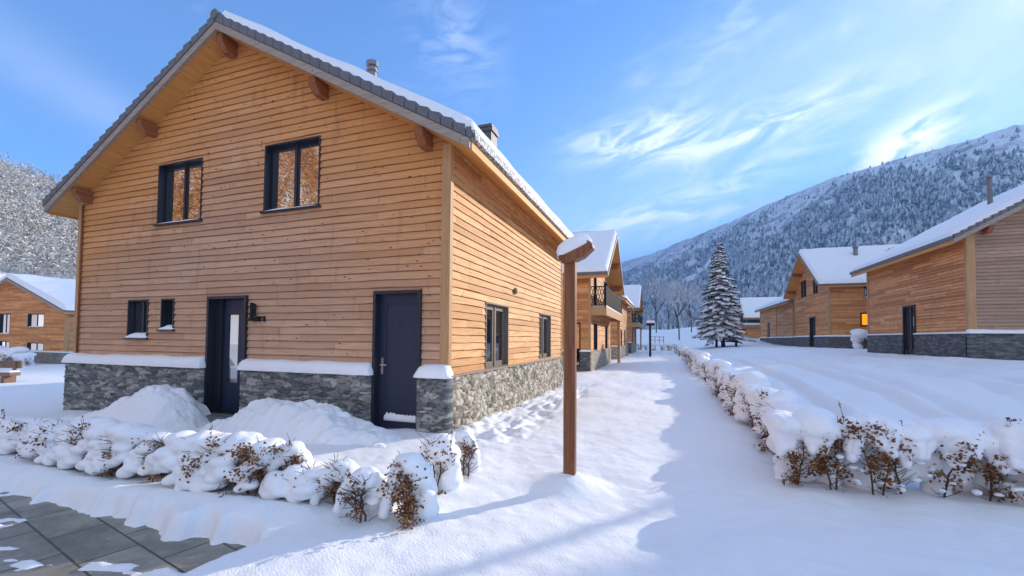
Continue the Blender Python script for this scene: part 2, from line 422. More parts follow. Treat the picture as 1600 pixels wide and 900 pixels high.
def snow_pile(name, label, cx, cy, prof, y0, y1, seed):
    xs = np.linspace(prof[0][0], prof[-1][0], 260); ys = np.linspace(y0, y1, 100)
    A, B = np.meshgrid(xs, ys)
    px = [p[0] for p in prof]; pz = [p[1] for p in prof]
    top = np.interp(A, px, pz); k = np.ones(9) / 9
    top = np.apply_along_axis(lambda r: np.convolve(np.pad(r, 4, 'edge'), k, 'valid'), 1, top)
    t = (B - y0) / (y1 - y0)
    sh = sst(0, .62, t) * (1 - .35 * sst(.75, 1, t))
    Z = -.3 + (top + .3) * sh + fbm(A * 2.2, B * 2.2, seed, 4) * .16 * sh + np.abs(fbm(A * 5, B * 4, seed + 5, 3)) * .06 * sh
    sid, ed = cells(A + 40, B * .8 + Z * .6 + 40, .24, .20, seed); Z = Z + (sst(0, .3, ed) * .075 * sid - .02) * sh * sst(.35, .7, fbm(A * .9, B * .9, seed + 8, 2) + .55)
    n0, n1 = A.shape; I = np.arange(n0 * n1).reshape(n0, n1)
    F = np.stack([I[:-1, :-1], I[:-1, 1:], I[1:, 1:], I[1:, :-1]], -1).reshape(-1, 4)
    o = link(name, np_mesh(name, np.stack([A - cx, B - cy, Z], -1).reshape(-1, 3), F, True), None, [M['snow']])
    o.location = (cx, cy, 0); tag(o, label, 'snow pile', 'shovelled snow piles along the front wall of the near house')
snow_pile('snow_pile', 'steep heap of shovelled snow left of the front door against the stone base', -9.6, 5.4,
          [(-11.9, -.25), (-11.2, -.12), (-10.4, .14), (-9.5, .40), (-9.1, .56), (-8.75, .50), (-8.45, .38), (-8.1, -.02), (-7.9, -.25)], 4.55, 6.05, 101)
snow_pile('snow_pile', 'long sloping heap of shovelled snow between the front door and the storage door', -5.8, 5.3,
          [(-7.9, -.28), (-7.3, .02), (-6.7, .34), (-6.25, .55), (-5.8, .53), (-5.2, .44), (-4.7, .28), (-4.2, .16), (-3.6, .02), (-3.2, -.2)], 4.4, 6.05, 131)

# ------------------------------------------------------------------ houses
class House:
    """local frame: gable wall at y=0 facing -y, ridge along y, x in [-W/2, W/2]"""
    def __init__(s, name, loc, rz, W, L, ht, slope, label, cat='house', group=None, base=.93, bh=.132, matf='wood_front', mats='wood', stf='stone_front', sts='stone_side', frame='frame', glass='glass', detail=True):
        s.root = tag(empty(name, loc, rz), label, cat, group)
        s.W, s.L, s.ht, s.sl, s.base, s.bh, s.detail = W, L, ht, slope, base, bh, detail
        s.matf, s.mats, s.stf, s.sts, s.frame, s.glass = matf, mats, stf, sts, frame, glass
        s.op = {'front': [], 'right': [], 'left': [], 'back': []}
    def P(s, wall, u, off, z):
        h = s.W / 2
        return {'front': (u, -off, z), 'back': (u, s.L + off, z), 'right': (h + off, u, z), 'left': (-h - off, u, z)}[wall]
    def box(s, mb, wall, u0, u1, o0, o1, z0, z1):
        a = s.P(wall, u0, o0, z0); c = s.P(wall, u1, o1, z1)
        mb.box(min(a[0], c[0]), max(a[0], c[0]), min(a[1], c[1]), max(a[1], c[1]), min(a[2], c[2]), max(a[2], c[2]))
    def urange(s, wall, z):
        if wall in ('front', 'back'):
            h = s.W / 2 if z <= s.ht else max(0, s.W / 2 - (z - s.ht) / s.sl); return -h, h
        return 0., s.L
    def siding(s, wall, mat, lap=.020, wav=None):
        mb = MB(); gable = wall in ('front', 'back'); fine = s.detail and wall in ('front', 'right')
        ztop = s.ht + (s.sl * s.W / 2 if gable else .05)
        z = s.base; row = 0; wid = sum(map(ord, wall)); gp = .013
        def jit(us): return vnoise(us * 1.9 + wid, us * 0 + row * 3.7, 91) * .022 + vnoise(us * 6. + wid, us * 0 + row * 5.1, 92) * .005
        while z < ztop - 1e-4:
            z1 = min(z + s.bh, ztop); row += 1
            cuts = sorted({z, z1} | {q for o in s.op[wall] for q in (o[2], o[3]) if z < q < z1} | ({s.ht} if gable and z < s.ht < z1 else set()))
            for za, zb in zip(cuts, cuts[1:]):
                if zb - za < .002: continue
                zm = (za + zb) / 2
                oa = lap * (1 - (za - z) / s.bh) + .004; ob = lap * (1 - (zb - z) / s.bh) + .004
                blk = sorted((o[0], o[1]) for o in s.op[wall] if o[2] < zm < o[3])
                la, ra = s.urange(wall, za); lb, rb = s.urange(wall, zb)
                cur = la; segs = []
                for q0, q1 in blk: segs.append((cur, q0)); cur = q1
                segs.append((cur, ra))
                for i, (p, q) in enumerate(segs):
                    pa, qa = max(p, la), min(q, ra)
                    if qa - pa < .01: continue
                    pb, qb = max(p, lb), min(q, rb)
                    if pb > qb: pb = qb = (pb + qb) / 2
                    mb.quad(s.P(wall, pa, -.022, za), s.P(wall, qa, -.022, za), s.P(wall, qb, -.022, zb), s.P(wall, pb, -.022, zb))
                    n = max(1, int((qa - pa) / .28)) if fine else 1
                    ts = np.linspace(0, 1, n + 1); ua = pa + (qa - pa) * ts; ub = pb + (qb - pb) * ts
                    bot = za == z; ja = (gp + (jit(ua) if fine else 0 * ua)) if bot else 0 * ua
                    zbj = zb + (.0 if fine else 0)
                    n0 = len(mb.v)
                    for k in range(n + 1): mb.v += [s.P(wall, ua[k], oa, za + ja[k]), s.P(wall, ub[k], ob, zbj), s.P(wall, ua[k], -.021, za + ja[k]), s.P(wall, ub[k], -.021, zbj)]
                    for k in range(n):
                        q_ = n0 + k * 4
                        mb.f.append((q_, q_ + 4, q_ + 5, q_ + 1)); mb.f.append((q_ + 2, q_ + 6, q_ + 4, q_)); mb.f.append((q_ + 1, q_ + 5, q_ + 7, q_ + 3))
            z = z1
        return mb.build('wall', M[mat], s.root)
    def stone(s, wall, mat, proud, ledge_snow=False, snow_h=.1, zb=-.6, top=None):
        mb = MB(); sn = MB(); top = top or s.base
        u0, u1 = s.urange(wall, 0)
        if wall in ('front', 'back'): u0 -= s.sp; u1 += s.sp
        blk = sorted((o[0], o[1]) for o in s.op[wall] if o[2] < s.base - .1)
        cur = u0; segs = []
        for a, c in blk: segs.append((cur, a)); cur = c
        segs.append((cur, u1))
        for a, c in segs:
            s.box(mb, wall, a, c, -.05, proud, zb, top)
        if s.detail and wall in ('front', 'right'):
            o = s.relief(wall, segs, proud, zb, top)
        else: o = mb.build('stone_base', M[mat], s.root)
        if ledge_snow:
            V = []; Fc = []
            for i, (a, c) in enumerate(segs):
                n = max(6, int((c - a) / .05)); m_ = 10
                for k in range(n + 1):
                    u = a - .03 + (c - a + .06) * k / n
                    e = min(1, math.sqrt(max(0, 1 - (1 - min(1, min(u - a + .03, c - u + .03) / .12)) ** 2)))
                    hh = snow_h * (.25 + .75 * e) * (1 + .25 * vnoise(np.array([u * 2.1]), np.array([i * 3.3]), 77)[0]); dd = proud + .05 + .03 * vnoise(np.array([u * 5.]), np.array([1.]), 79)[0]
                    for j in range(m_ + 1):
                        t = math.pi / 2 * j / m_
                        V.append(s.P(wall, u, dd * math.sin(t) ** .8 if j else .0, top + .004 - .02 * (j / m_) ** 4 + hh * math.cos(t) ** .75 if j < m_ else top - .018))
                b0 = len(V) - (n + 1) * (m_ + 1)
                for k in range(n):
                    for j in range(m_):
                        q = b0 + k * (m_ + 1) + j; Fc.append((q, q + 1, q + m_ + 2, q + m_ + 1))
                for k in (0, n):
                    q = b0 + k * (m_ + 1); V.append(s.P(wall, (a - .03, c + .03)[k > 0], 0, top - .018))
                    Fc += [(q + j, q + j + 1, len(V) - 1, len(V) - 1) for j in range(m_)]
            sn.v = V; sn.f = [tuple(dict.fromkeys(f)) for f in Fc]
            sn.build('snow_ledge', M['snow'], o, smooth=True)
        return o
    def relief(s, wall, segs, proud, zb, top):
        V = []; Fc = []; A1 = []; A2 = []; n_ = 0; st = .016
        cw, ch = ((.19, .058) if wall == 'front' else (.15, .088))
        for a, c in segs:
            us = np.linspace(a, c, max(4, int((c - a) / st))); zs = np.linspace(-.35, top, int((top + .35) / st))
            # the face plus returns at both ends and a flat top
            U_, Z_ = np.meshgrid(us, zs, indexing='ij'); sid, ed = cells(U_, Z_, cw, ch, 500 if wall == 'front' else 540)
            h = sst(0, .22, ed) * (.014 + .030 * hsh((sid * 9999).astype(np.int64), (sid * 0).astype(np.int64), 5)) + fbm(U_ * 14, Z_ * 22, 551, 4) * .018
            O_ = proud - .03 + h
            O_[0, :] = O_[-1, :] = -.05; O_[:, -1] = -.04
            O_[1, :] = np.minimum(O_[1, :], proud - .015); O_[-2, :] = np.minimum(O_[-2, :], proud - .015)
            U_[1, :] = U_[0, :] + .001; U_[-2, :] = U_[-1, :] - .001; Z_[:, -2] = Z_[:, -1] - .001
            h_ = s.W / 2; P_ = np.stack([U_, -O_, Z_], -1) if wall == 'front' else np.stack([h_ + O_, U_, Z_], -1)
            n0, n1 = U_.shape; I = np.arange(n0 * n1).reshape(n0, n1) + n_
            f = np.stack([I[:-1, :-1], I[1:, :-1], I[1:, 1:], I[:-1, 1:]], -1).reshape(-1, 4)
            V.append(P_.reshape(-1, 3)); Fc.append(f); A1.append(sid.ravel()); A2.append((1 - sst(.02, .10, ed)).ravel()); n_ += n0 * n1
        me = np_mesh('stone_base', np.concatenate(V), np.concatenate(Fc), True)
        for nm, q in (('stone', A1), ('joint', A2)):
            at = me.attributes.new(nm, 'FLOAT', 'POINT'); at.data.foreach_set('value', np.concatenate(q).astype(np.float32))
        return link('stone_base', me, s.root, [M['relief_front' if wall == 'front' else 'relief_side']])
    def corners(s, w=.13, t=.035, which=('fl', 'fr', 'bl', 'br')):
        h = s.W / 2
        for c in which:
            mb = MB(); x = h if c[1] == 'r' else -h; y = 0 if c[0] == 'f' else s.L; sx = 1 if c[1] == 'r' else -1; sy = -1 if c[0] == 'f' else 1
            xa, xb = x - sx * w, x + sx * t; ya, yb = y - sy * .002, y + sy * t
            mb.box(min(xa, xb), max(xa, xb), min(ya, yb), max(ya, yb), s.base, s.ht - .03)
            xa, xb = x + sx * .001, x + sx * (t - .003); ya, yb = y - sy * w * .55, y - sy * .003
            mb.box(min(xa, xb), max(xa, xb), min(ya, yb), max(ya, yb), s.base, s.ht - .03)
            mb.build('corner_board', M['corner'], s.root)
    def window(s, wall, u0, u1, z0, z1, split=2, sill=True, snow=0, frame=None, glass=None, depth=.09, curtain=False, label=None, fw=.055, pw=None):
        s.op[wall].append((u0, u1, z0, z1)); fm = M[frame or s.frame]
        mb = MB()
        # outer casing (reveal)
        s.box(mb, wall, u0, u0 + .03, -depth - .05, .03, z0, z1); s.box(mb, wall, u1 - .03, u1, -depth - .05, .03, z0, z1)
        s.box(mb, wall, u0 + .03, u1 - .03, -depth - .05, .03, z1 - .03, z1); s.box(mb, wall, u0 + .03, u1 - .03, -depth - .05, .022, z0, z0 + .03)
        a, c = u0 + .03, u1 - .03; e0, e1 = z0 + .03, z1 - .03
        pan = MB(); o0, o1 = -depth - .045, -depth
        n = split; wd = (c - a) / n
        for i in range(n):
            p, q = a + i * wd, a + (i + 1) * wd
            s.box(mb, wall, p, p + fw, o0, o1, e0, e1); s.box(mb, wall, q - fw, q, o0, o1, e0, e1)
            s.box(mb, wall, p + fw, q - fw, o0, o1 - .001, e0, e0 + fw); s.box(mb, wall, p + fw, q - fw, o0, o1 - .001, e1 - fw, e1)
            pan.quad(*[s.P(wall, uu, o1 - .02, zz) for uu, zz in ((p + fw, e0 + fw), (q - fw, e0 + fw), (q - fw, e1 - fw), (p + fw, e1 - fw))])
            if i:  # mullion cover
                s.box(mb, wall, p - .025, p + .025, o1, o1 + .02, e0, e1)
        w = mb.build('window', fm, s.root)
        if label: w['label'] = label
        pan.build('pane', M[glass or s.glass], w)
        if sill:
            sb = MB(); s.box(sb, wall, u0 - .04, u1 + .04, -.03, .075, z0 - .035, z0 - .002)
            sb.build('sill', fm, w)
        if snow:
            sb = MB(); V = []; n, m_ = 14, 6
            for k in range(n + 1):
                t = k / n; e = math.sin(math.pi * min(1, max(0, t))) ** .45 if 0 < t < 1 else .12
                for j in range(m_ + 1):
                    q = j / m_; off = -.09 + .165 * q
                    hh = snow * e * (1 - q ** 3 * .8) * (1 + .5 * vnoise(np.array([t * 4 + u0]), np.array([z0]), 9)[0])
                    sb.v.append(s.P(wall, u0 - .02 + (u1 - u0 + .04) * t, off, z0 + hh if j < m_ else z0 - .006))
            for k in range(n):
                for j in range(m_):
                    q = k * (m_ + 1) + j; sb.f.append((q, q + 1, q + m_ + 2, q + m_ + 1))
            sb.build('sill_snow', M['snow'], w, smooth=True)
        return w
    def roof(s, of, ob, os, purlins=True, snow_t=.16, tiles=True, vt=.115, tt=.165, snow_verge=.0, icy=True, snow_left=True, snow_y=None):
        h = s.W / 2; H = h + os; y0, y1 = -of, s.L + ob
        zs = lambda x: s.ht + s.sl * (h - abs(x))     # soffit plane
        n = math.sqrt(1 + s.sl ** 2)
        def slab(mb, x0, x1, ya, yb, d0, d1):
            mb.hexa([(x0, ya, zs(x0) + d0), (x1, ya, zs(x1) + d0), (x1, yb, zs(x1) + d0), (x0, yb, zs(x0) + d0),
                     (x0, ya, zs(x0) + d1), (x1, ya, zs(x1) + d1), (x1, yb, zs(x1) + d1), (x0, yb, zs(x0) + d1)])
        mb = MB()
        for sg in (-1, 1): slab(mb, sg * H, 0, y0 + .05, y1 - .05, .03, vt + .10)
        r = mb.build('roof', M['slate'], s.root); s.r = r
        mb = MB()
        for sg in (-1, 1): slab(mb, sg * (H - .01), 0, y0 + .03, y1 - .03, -.012, .028)
        mb.build('soffit', M['soffit'], r)
        for sg in (-1, 1):
            for ya, yb in ((y0 - .03, y0 + .03), (y1 - .03, y1 + .03)):
                mb = MB(); slab(mb, sg * (H + .01), sg * .001, ya, yb, -.03, vt); mb.build('verge_board', M['verge'], r)
        for sg in (-1, 1):                              # eaves fascia
            mb = MB(); x0, x1 = sg * (H - .012), sg * (H + .025)
            mb.box(min(x0, x1), max(x0, x1), y0 + .031, y1 - .031, zs(H) - .05, zs(H) + .17); mb.build('eaves_board', M['soffit'], r)
            mb = MB(); x0, x1 = sg * (H + .026), sg * (H + .09)
            mb.box(min(x0, x1), max(x0, x1), y0, y1, zs(H) + .10, zs(H) + .235); mb.build('gutter', M['icy'] if icy else M['slate'], r)
        if tiles:
            for sg in (-1, 1):
                mb = MB(); st = .215; k = 0; x = 0.0
                while x < H - .02:
                    x1 = min(x + st, H + .05); g = .012
                    a, c = (x + g) * sg, x1 * sg
                    lift = .02
                    jz = rng.uniform(-.006, .006)
                    mb.hexa([(a, y0 - .045, zs(a) + vt + .004), (c, y0 - .045, zs(c) + vt + .004), (c, y0 + .2, zs(c) + vt + .10), (a, y0 + .2, zs(a) + vt + .10),
                             (a, y0 - .05 + jz, zs(a) + vt + tt - .03), (c, y0 - .05 + jz, zs(c) + vt + tt + lift), (c, y0 + .2, zs(c) + vt + tt + lift), (a, y0 + .2, zs(a) + vt + tt - .03)])
                    x = x1
                mb.build('verge_tiles', M['slate'], r, bevel=.008)
            mb = MB(); y = y0 - .07
            while y < y1:
                yy = min(y + .42, y1 + .05)
                mb.tube([(0, y, zs(0) + vt + tt - .035), (0, yy + .03, zs(0) + vt + tt - .055)], [.10, .085], 10); y = yy
            mb.build('ridge_tiles', M['slate'], r, smooth=False)
        # snow sheets
        for sg in (-1, 1):
            if sg < 0 and not snow_left: continue
            n0, n1 = 50, max(30, int((y1 - y0) / .12)); V = []
            for i in range(n0 + 1):
                t = i / n0; ua = 1 - (1 - t) ** 1.0
                x = (.0 + (H + .07) * ua)
                for j in range(n1 + 1):
                    q = j / n1; yy = y0 + snow_verge + (y1 - y0 - 2 * snow_verge) * q
                    de = min(yy - y0 - snow_verge, y1 - snow_verge - yy) / .14; dx = (H + .07 - x) / .16
                    e = math.sqrt(max(0, 1 - (1 - min(1, de)) ** 2)) * math.sqrt(max(0, 1 - (1 - min(1, dx)) ** 2))
                    V.append((sg * x, yy, zs(min(x, H + .07)) + vt + tt - .02, e, x))
            V = np.array(V); th = snow_t * V[:, 3] * (1 + .22 * fbm(V[:, 4] * .9, V[:, 1] * .9 + sg * 31, 83, 3))
            edge = (V[:, 3] < 1e-6)
            Z = V[:, 2] + np.where(edge, -.05, th)
            I = np.arange((n0 + 1) * (n1 + 1)).reshape(n0 + 1, n1 + 1)
            Fc = np.stack([I[:-1, :-1], I[:-1, 1:], I[1:, 1:], I[1:, :-1]], -1).reshape(-1, 4)
            if sg > 0: Fc = Fc[:, ::-1]
            o = link('snow_layer', np_mesh('snow_layer', np.stack([V[:, 0], V[:, 1], Z], -1), Fc, True), r, [M['roof_snow']])
        if purlins:
            for fx in purlins:
                x = fx * h; w = .075; zt = zs(x) - .015 - (s.sl * w if abs(x) > .1 else s.sl * w); dep = .26 if abs(x) > .1 else .32
                mb = MB(); ye = y0 + .05
                pr = [(0.0, zt), (ye, zt), (ye, zt - dep * .42), (ye + .13, zt - dep), (0.0, zt - dep)]
                for sx in (-w, w):
                    mb.v += [(x + sx, p[0] if p[0] else -.0, p[1] + (.0)) for p in pr]
                k = len(pr)
                mb.f = [tuple(range(k))[::-1], tuple(range(k, 2 * k))] + [(i, (i + 1) % k, k + (i + 1) % k, k + i) for i in range(k)]
                mb.build('purlin', M['beam'], r, bevel=.006)
        return r
    sp = .09

# ---- near house
H = House('chalet', (-8.17, 6.2, 0), 0, 9.8, 8.05, 4.73, .57, 'large larch-clad chalet nearest the viewer with stone base, navy doors and two upper windows', 'house')
g = lambda X_: X_ + 8.17
win_f = dict(depth=.10)
H.window('front', g(-10.33), g(-8.98), 3.94, 5.24, 2, True, .055, **win_f)
H.window('front', g(-7.27), g(-5.92), 3.94, 5.24, 2, True, .05, **win_f)
w = H.window('front', g(-11.19), g(-10.51), 1.50, 2.33, 2, True, .11, fw=.04, **win_f)
H.window('front', g(-10.10), g(-9.69), 1.68, 2.33, 1, True, .09, glass='glass_low', fw=.05, **win_f)
H.window('right', 7.70 - 6.2, 8.98 - 6.2, .945, 2.26, 2, False, 0, frame='frame_brown', glass='glass_low', depth=.06, fw=.10)
H.window('right', 11.52 - 6.2, 12.77 - 6.2, .98, 2.26, 2, False, 0, frame='frame_brown', glass='glass_low', depth=.06, fw=.10)
# doors
def front_door(Hs, wall, u0, u1, z0, z1, style):
    Hs.op[wall].append((u0, u1, z0 - .6, z1))
    depth = .15 if style == 'glazed' else .06
    fr = MB(); f = .055
    Hs.box(fr, wall, u0, u0 + f, -depth - .05, .07, z0 - .4, z1); Hs.box(fr, wall, u1 - f, u1, -depth - .05, .07, z0 - .4, z1)
    Hs.box(fr, wall, u0 + f, u1 - f, -depth - .05, .069, z1 - f, z1)
    if style == 'glazed':
        Hs.box(fr, wall, u0 + f, u0 + f + .16, -depth - .04, -depth + .05, z0, z1 - f)
    a = u0 + f + (.16 if style == 'glazed' else 0); c = u1 - f
    lf = MB(); o1 = -depth
    if style == 'glazed':
        ga, gc, gz0, gz1 = a + (c - a) * .14, a + (c - a) * .50, z0 + .62, z1 - .36
        for bx in ((a, ga, z0 + .02, z1 - f - .01), (gc, c, z0 + .02, z1 - f - .01), (ga, gc, z0 + .02, gz0), (ga, gc, gz1, z1 - f - .01)):
            Hs.box(lf, wall, bx[0], bx[1], o1 - .05, o1, bx[2], bx[3])
    else:
        Hs.box(lf, wall, a, c, o1 - .05, o1, z0 + .02, z1 - f - .01)
        for bx in ((a + .13, a + .145, z0 + .2, z1 - f - .16), (a + .145, c - .03, z1 - f - .175, z1 - f - .16)):
            Hs.box(lf, wall, bx[0], bx[1], o1, o1 + .012, bx[2], bx[3])
        Hs.box(lf, wall, a + .13, c - .03, o1, o1 + .03, z0 + .17, z0 + .21)
    d = lf.build('door', M['door'], Hs.root)
    d['label'] = 'glazed navy front door set back in a dark frame' if style == 'glazed' else 'plain navy storage door with planked panel'
    fr.build('frame', M['frame'], d)
    if style == 'glazed':
        pn = MB(); pn.quad(*[Hs.P(wall, uu, o1 - .02, zz) for uu, zz in ((ga, gz0), (gc, gz0), (gc, gz1), (ga, gz1))]); pn.build('pane', M['glass'], d)
        hu = c - .09
    else: hu = a + .065
    hb = MB(); Hs.box(hb, wall, hu - .02, hu + .02, o1 + .001, o1 + .012, z0 + .92, z0 + 1.2)
    sg = -1 if style == 'glazed' else 1
    p = [Hs.P(wall, hu, o1 + .012, z0 + 1.08), Hs.P(wall, hu, o1 + .06, z0 + 1.08), Hs.P(wall, hu + sg * .12, o1 + .06, z0 + 1.08)]
    hb.tube(p, .011, 8); hb.tube([Hs.P(wall, hu, o1 + .012, z0 + 1.0), Hs.P(wall, hu, o1 + .035, z0 + 1.0)], .014, 8)
    hb.build('handle', M['steel'], d)
    if style == 'plain':
        for zz in (z0 + .25, z0 + 1.15, z1 - .22):
            hg = MB(); hg.tube([Hs.P(wall, c - .005, o1 + .012, zz - .05), Hs.P(wall, c - .005, o1 + .012, zz + .05)], .013, 8); Hs.box(hg, wall, c - .09, c - .01, o1, o1 + .008, zz - .015, zz + .015)
            hg.build('hinge', M['iron'], d)
        sb = MB(); n = 18
        for k in range(n + 1):
            u = a + .14 + (c - a - .18) * k / n; hh = .03 + .035 * abs(math.sin(k * 1.7)) * (1.4 if k < 6 else .6)
            sb.v += [Hs.P(wall, u, o1 + .003, z0 + .212 + hh), Hs.P(wall, u, o1 + .03, z0 + .212 + hh * .6), Hs.P(wall, u, o1 + .042, z0 + .19), Hs.P(wall, u, o1 + .04, z0 + .15), Hs.P(wall, u, o1 + .003, z0 + .15)]
        for k in range(n):
            for j in range(4): q = k * 5 + j; sb.f.append((q, q + 1, q + 6, q + 5))
        sb.build('snow_strip', M['snow'], d, smooth=True)
    return d
front_door(H, 'front', g(-8.665), g(-7.60), .0, 2.34, 'glazed')
front_door(H, 'front', g(-4.67), g(-3.745), .0, 2.335, 'plain')
H.siding('front', 'wood_front'); H.siding('right', 'wood'); H.siding('left', 'wood'); H.siding('back', 'wood')
H.sp = .075
H.stone('front', 'stone_front', .16, True, .19)
H.stone('right', 'stone_side', .075, False, top=.925); H.stone('left', 'stone_side', .075)
H.corners(.13)
H.roof(.40, .40, .53, purlins=(-.92, -.475, 0, .475, .92), snow_t=.22, snow_verge=.03, snow_y=.0)
mb = MB(); H.box(mb, 'right', -.07, 8.1, .03, .11, .928, .952); mb.build('ledge', M['verge'], H.root)
# thin dark red strip at the left corner, wall vent, lamp by the door, step
mb = MB(); mb.tube([(-4.765, -.045, .95), (-4.765, -.045, 4.6)], .02, 8); mb.build('dark_red_strip', M['beam'], H.root, smooth=True)
mb = MB(); mb.tube([(4.93, 3.2, 2.64), (4.97, 3.2, 2.64)], .075, 14); mb.tube([(4.972, 3.2, 2.64), (4.985, 3.2, 2.64)], .045, 12); mb.build('wall_vent', M['frame_brown'], H.root)
mb = MB(); H.box(mb, 'front', g(-8.6), g(-7.66), .02, .32, -.1, .03); st_ = mb.build('doorstep', M['slate'], H.root, bevel=.01)
mb = MB(); xx = g(-7.44)
mb.tube([(xx, -.07, 1.9), (xx, -.07, 2.19)], .032, 10); mb.tube([(xx + .055, -.06, 1.93), (xx + .055, -.06, 2.17)], .025, 8)
mb.box(xx - .05, xx + .08, -.1, -.015, 1.84, 1.905)
lamp = mb.build('wall_lamp', M['iron'], H.root)
mb = MB(); mb.box(xx + .085, xx + .30, -.045, -.02, 1.90, 1.93); mb.box(xx + .27, xx + .30, -.05, -.02, 1.83, 1.895)
mb.tube([(xx + .16, -.12, 1.87), (xx + .16, -.02, 1.87)], .04, 10); mb.build('bracket', M['iron'], lamp)
# chimneys of the near house
def pipe(parent, x, y, z0, z1, r, cap=True):
    mb = MB(); mb.tube([(x, y, z0), (x, y, z1 - .12)], r, 14); mb.tube([(x, y, z1 - .22), (x, y, z1 - .19)], r * 1.25, 14)
    if cap: mb.tube([(x, y, z1 - .12), (x, y, z1 - .1), (x, y, z1)], [r * .6, r * 1.35, r * 1.3], 14)
    return mb.build('vent_pipe', M['metal'], parent, smooth=False)
pipe(H.r, 2.17, 1.5, 6.0, 7.56, .10)
mb = MB(); x_, y_, zt = 3.87, 3.95, 6.98; mb.box(x_ - .2, x_ + .2, y_ - .2, y_ + .2, 4.9, zt - .18); mb.box(x_ - .24, x_ + .24, y_ - .24, y_ + .24, zt - .178, zt - .1); mb.box(x_ - .22, x_ + .22, y_ - .22, y_ + .22, zt - .07, zt); mb.box(x_ - .16, x_ + .16, y_ - .16, y_ + .16, zt - .1, zt - .07)
mb.build('chimney', M['chimney'], H.r)

# ---- further houses
def balcony(Hs, u0, u1, out, zf, zr):
    mb = MB(); Hs.box(mb, 'front', u0, u1, .02, out, zf - .16, zf); Hs.box(mb, 'front', u0 - .03, u1 + .03, out, out + .04, zf - .36, zf + .03)
    Hs.box(mb, 'front', u0 - .03, u0 + .01, .02, out - .001, zf - .36, zf + .03); Hs.box(mb, 'front', u1 - .01, u1 + .03, .02, out - .001, zf - .36, zf + .03)
    bal = mb.build('balcony', M['corner'], Hs.root)
    rl = MB()
    Hs.box(rl, 'front', u0, u1, out - .03, out + .02, zr - .05, zr); Hs.box(rl, 'front', u0, u1, out - .02, out + .01, zf + .1, zf + .14)
    n = int((u1 - u0) / .16)
    for k in range(n + 1):
        u = u0 + (u1 - u0) * k / n; Hs.box(rl, 'front', u - .05, u + .05, out - .012, out + .004, zf + .12, zr - .03)
    for uu in (u0, u1):
        Hs.box(rl, 'front', uu - .02, uu + .02, .03, out - .03, zr - .05, zr); Hs.box(rl, 'front', uu - .02, uu + .02, .03, out - .03, zf + .1, zf + .14)
        Hs.box(rl, 'front', uu - .03, uu + .03, out - .03, out + .03, zf, zr + .02)
        k = 5
        for i in range(k):
            a = .05 + (out - .1) * i / k; c = .05 + (out - .1) * (i + 1) / k
            for p, q in ((a, c), (c, a)):
                rl.tube([Hs.P('front', uu, p, zf + .13), Hs.P('front', uu, q, (zf + zr) / 2)], .014, 4); rl.tube([Hs.P('front', uu, q, (zf + zr) / 2), Hs.P('front', uu, p, zr - .05)], .014, 4)
    rl.build('railing', M['iron'], bal)
    sn = MB(); Hs.box(sn, 'front', u0 + .02, u1 - .02, .03, out + .03, zf + .032, zf + .12); sn.build('snow_layer', M['snow'], bal, bevel=.04)
    return bal

GH = 'larch chalets along the snowy lane'
# left row: second house, gable to the lane (front faces +x)
def east_house(y0, W, label, zg=0.0, bal=True):
    Hs = House('chalet', (-3.3, y0 + W / 2, zg), R(90), W, 9.0, 4.63, .64, label, 'house', GH, detail=False, matf='wood_far')
    # local x -> world +y ; local -y -> world +x ; local +x wall faces world +y ; left wall (-x) faces world -y (towards the camera)
    hW = W / 2
    Hs.window('front', -hW + 1.0, -hW + 2.2, .95, 2.3, 1, False, 0, frame='frame', glass='glass_low')
    Hs.window('front', hW - 2.6, hW - 1.6, .95, 2.3, 1, False, 0, frame='frame', glass='glass_low')
    Hs.window('front', -hW + 1.0, -hW + 1.9, 3.15, 4.9, 1, False, 0, frame='frame', glass='glass_low', fw=.1)
    Hs.window('front', hW - 3.2, hW - 1.6, 3.15, 4.9, 2, False, 0, frame='frame', glass='glass_low', fw=.1)
    Hs.window('left', .45, .95, .2, 2.3, 1, False, 0, frame='frame', glass='glass')
    for wl in ('front', 'left', 'right'): Hs.siding(wl, 'wood_far')
    Hs.stone('front', 'stone_side', .06); Hs.stone('left', 'stone_dark', .12, True, .08); Hs.stone('right', 'stone_dark', .1)
    Hs.corners(.14, .04)
    Hs.roof(.85, .4, .35, purlins=(-.9, -.45, 0, .45, .9), snow_t=.2, tiles=False, vt=.14, tt=.14, icy=False)
    if bal: balcony(Hs, -hW + .05, hW - .05, .72, 3.0, 4.02)
    mb = MB()
    for u in (hW - .3,): Hs.box(mb, 'front', u - .08, u + .08, .5, .66, .0, 2.63)
    mb.build('balcony_post', M['corner'], Hs.root)
    return Hs
east_house(20.5, 8.0, 'second chalet on the left of the lane with dark-railed balcony under its gable', .03)
H3 = House('chalet', (-8.3, 34.3, .05), 0, 10, 8.2, 4.73, .57, 'third chalet on the left of the lane, half hidden behind the balcony chalet', 'house', GH, detail=False)
H3.window('right', 1.2, 2.2, .95, 2.3, 1, False, 0, glass='glass_low'); H3.window('right', 4.6, 5.6, .95, 2.3, 1, False, 0, glass='glass_low')
H3.window('front', 3.2, 4.2, .95, 2.3, 1, False, 0, glass='glass_low')
for wl in ('front', 'right'): H3.siding(wl, 'wood_far')
H3.stone('front', 'stone_side', .12, True, .08); H3.stone('right', 'stone_side', .06); H3.corners(.14, .04)
H3.roof(.4, .4, .55, purlins=(-.9, .45, .9), snow_t=.2, tiles=False, vt=.14, tt=.14, icy=False)
east_house(48.0, 8.0, 'farthest chalet on the left of the lane, small snowy gable near the bare trees', .25)

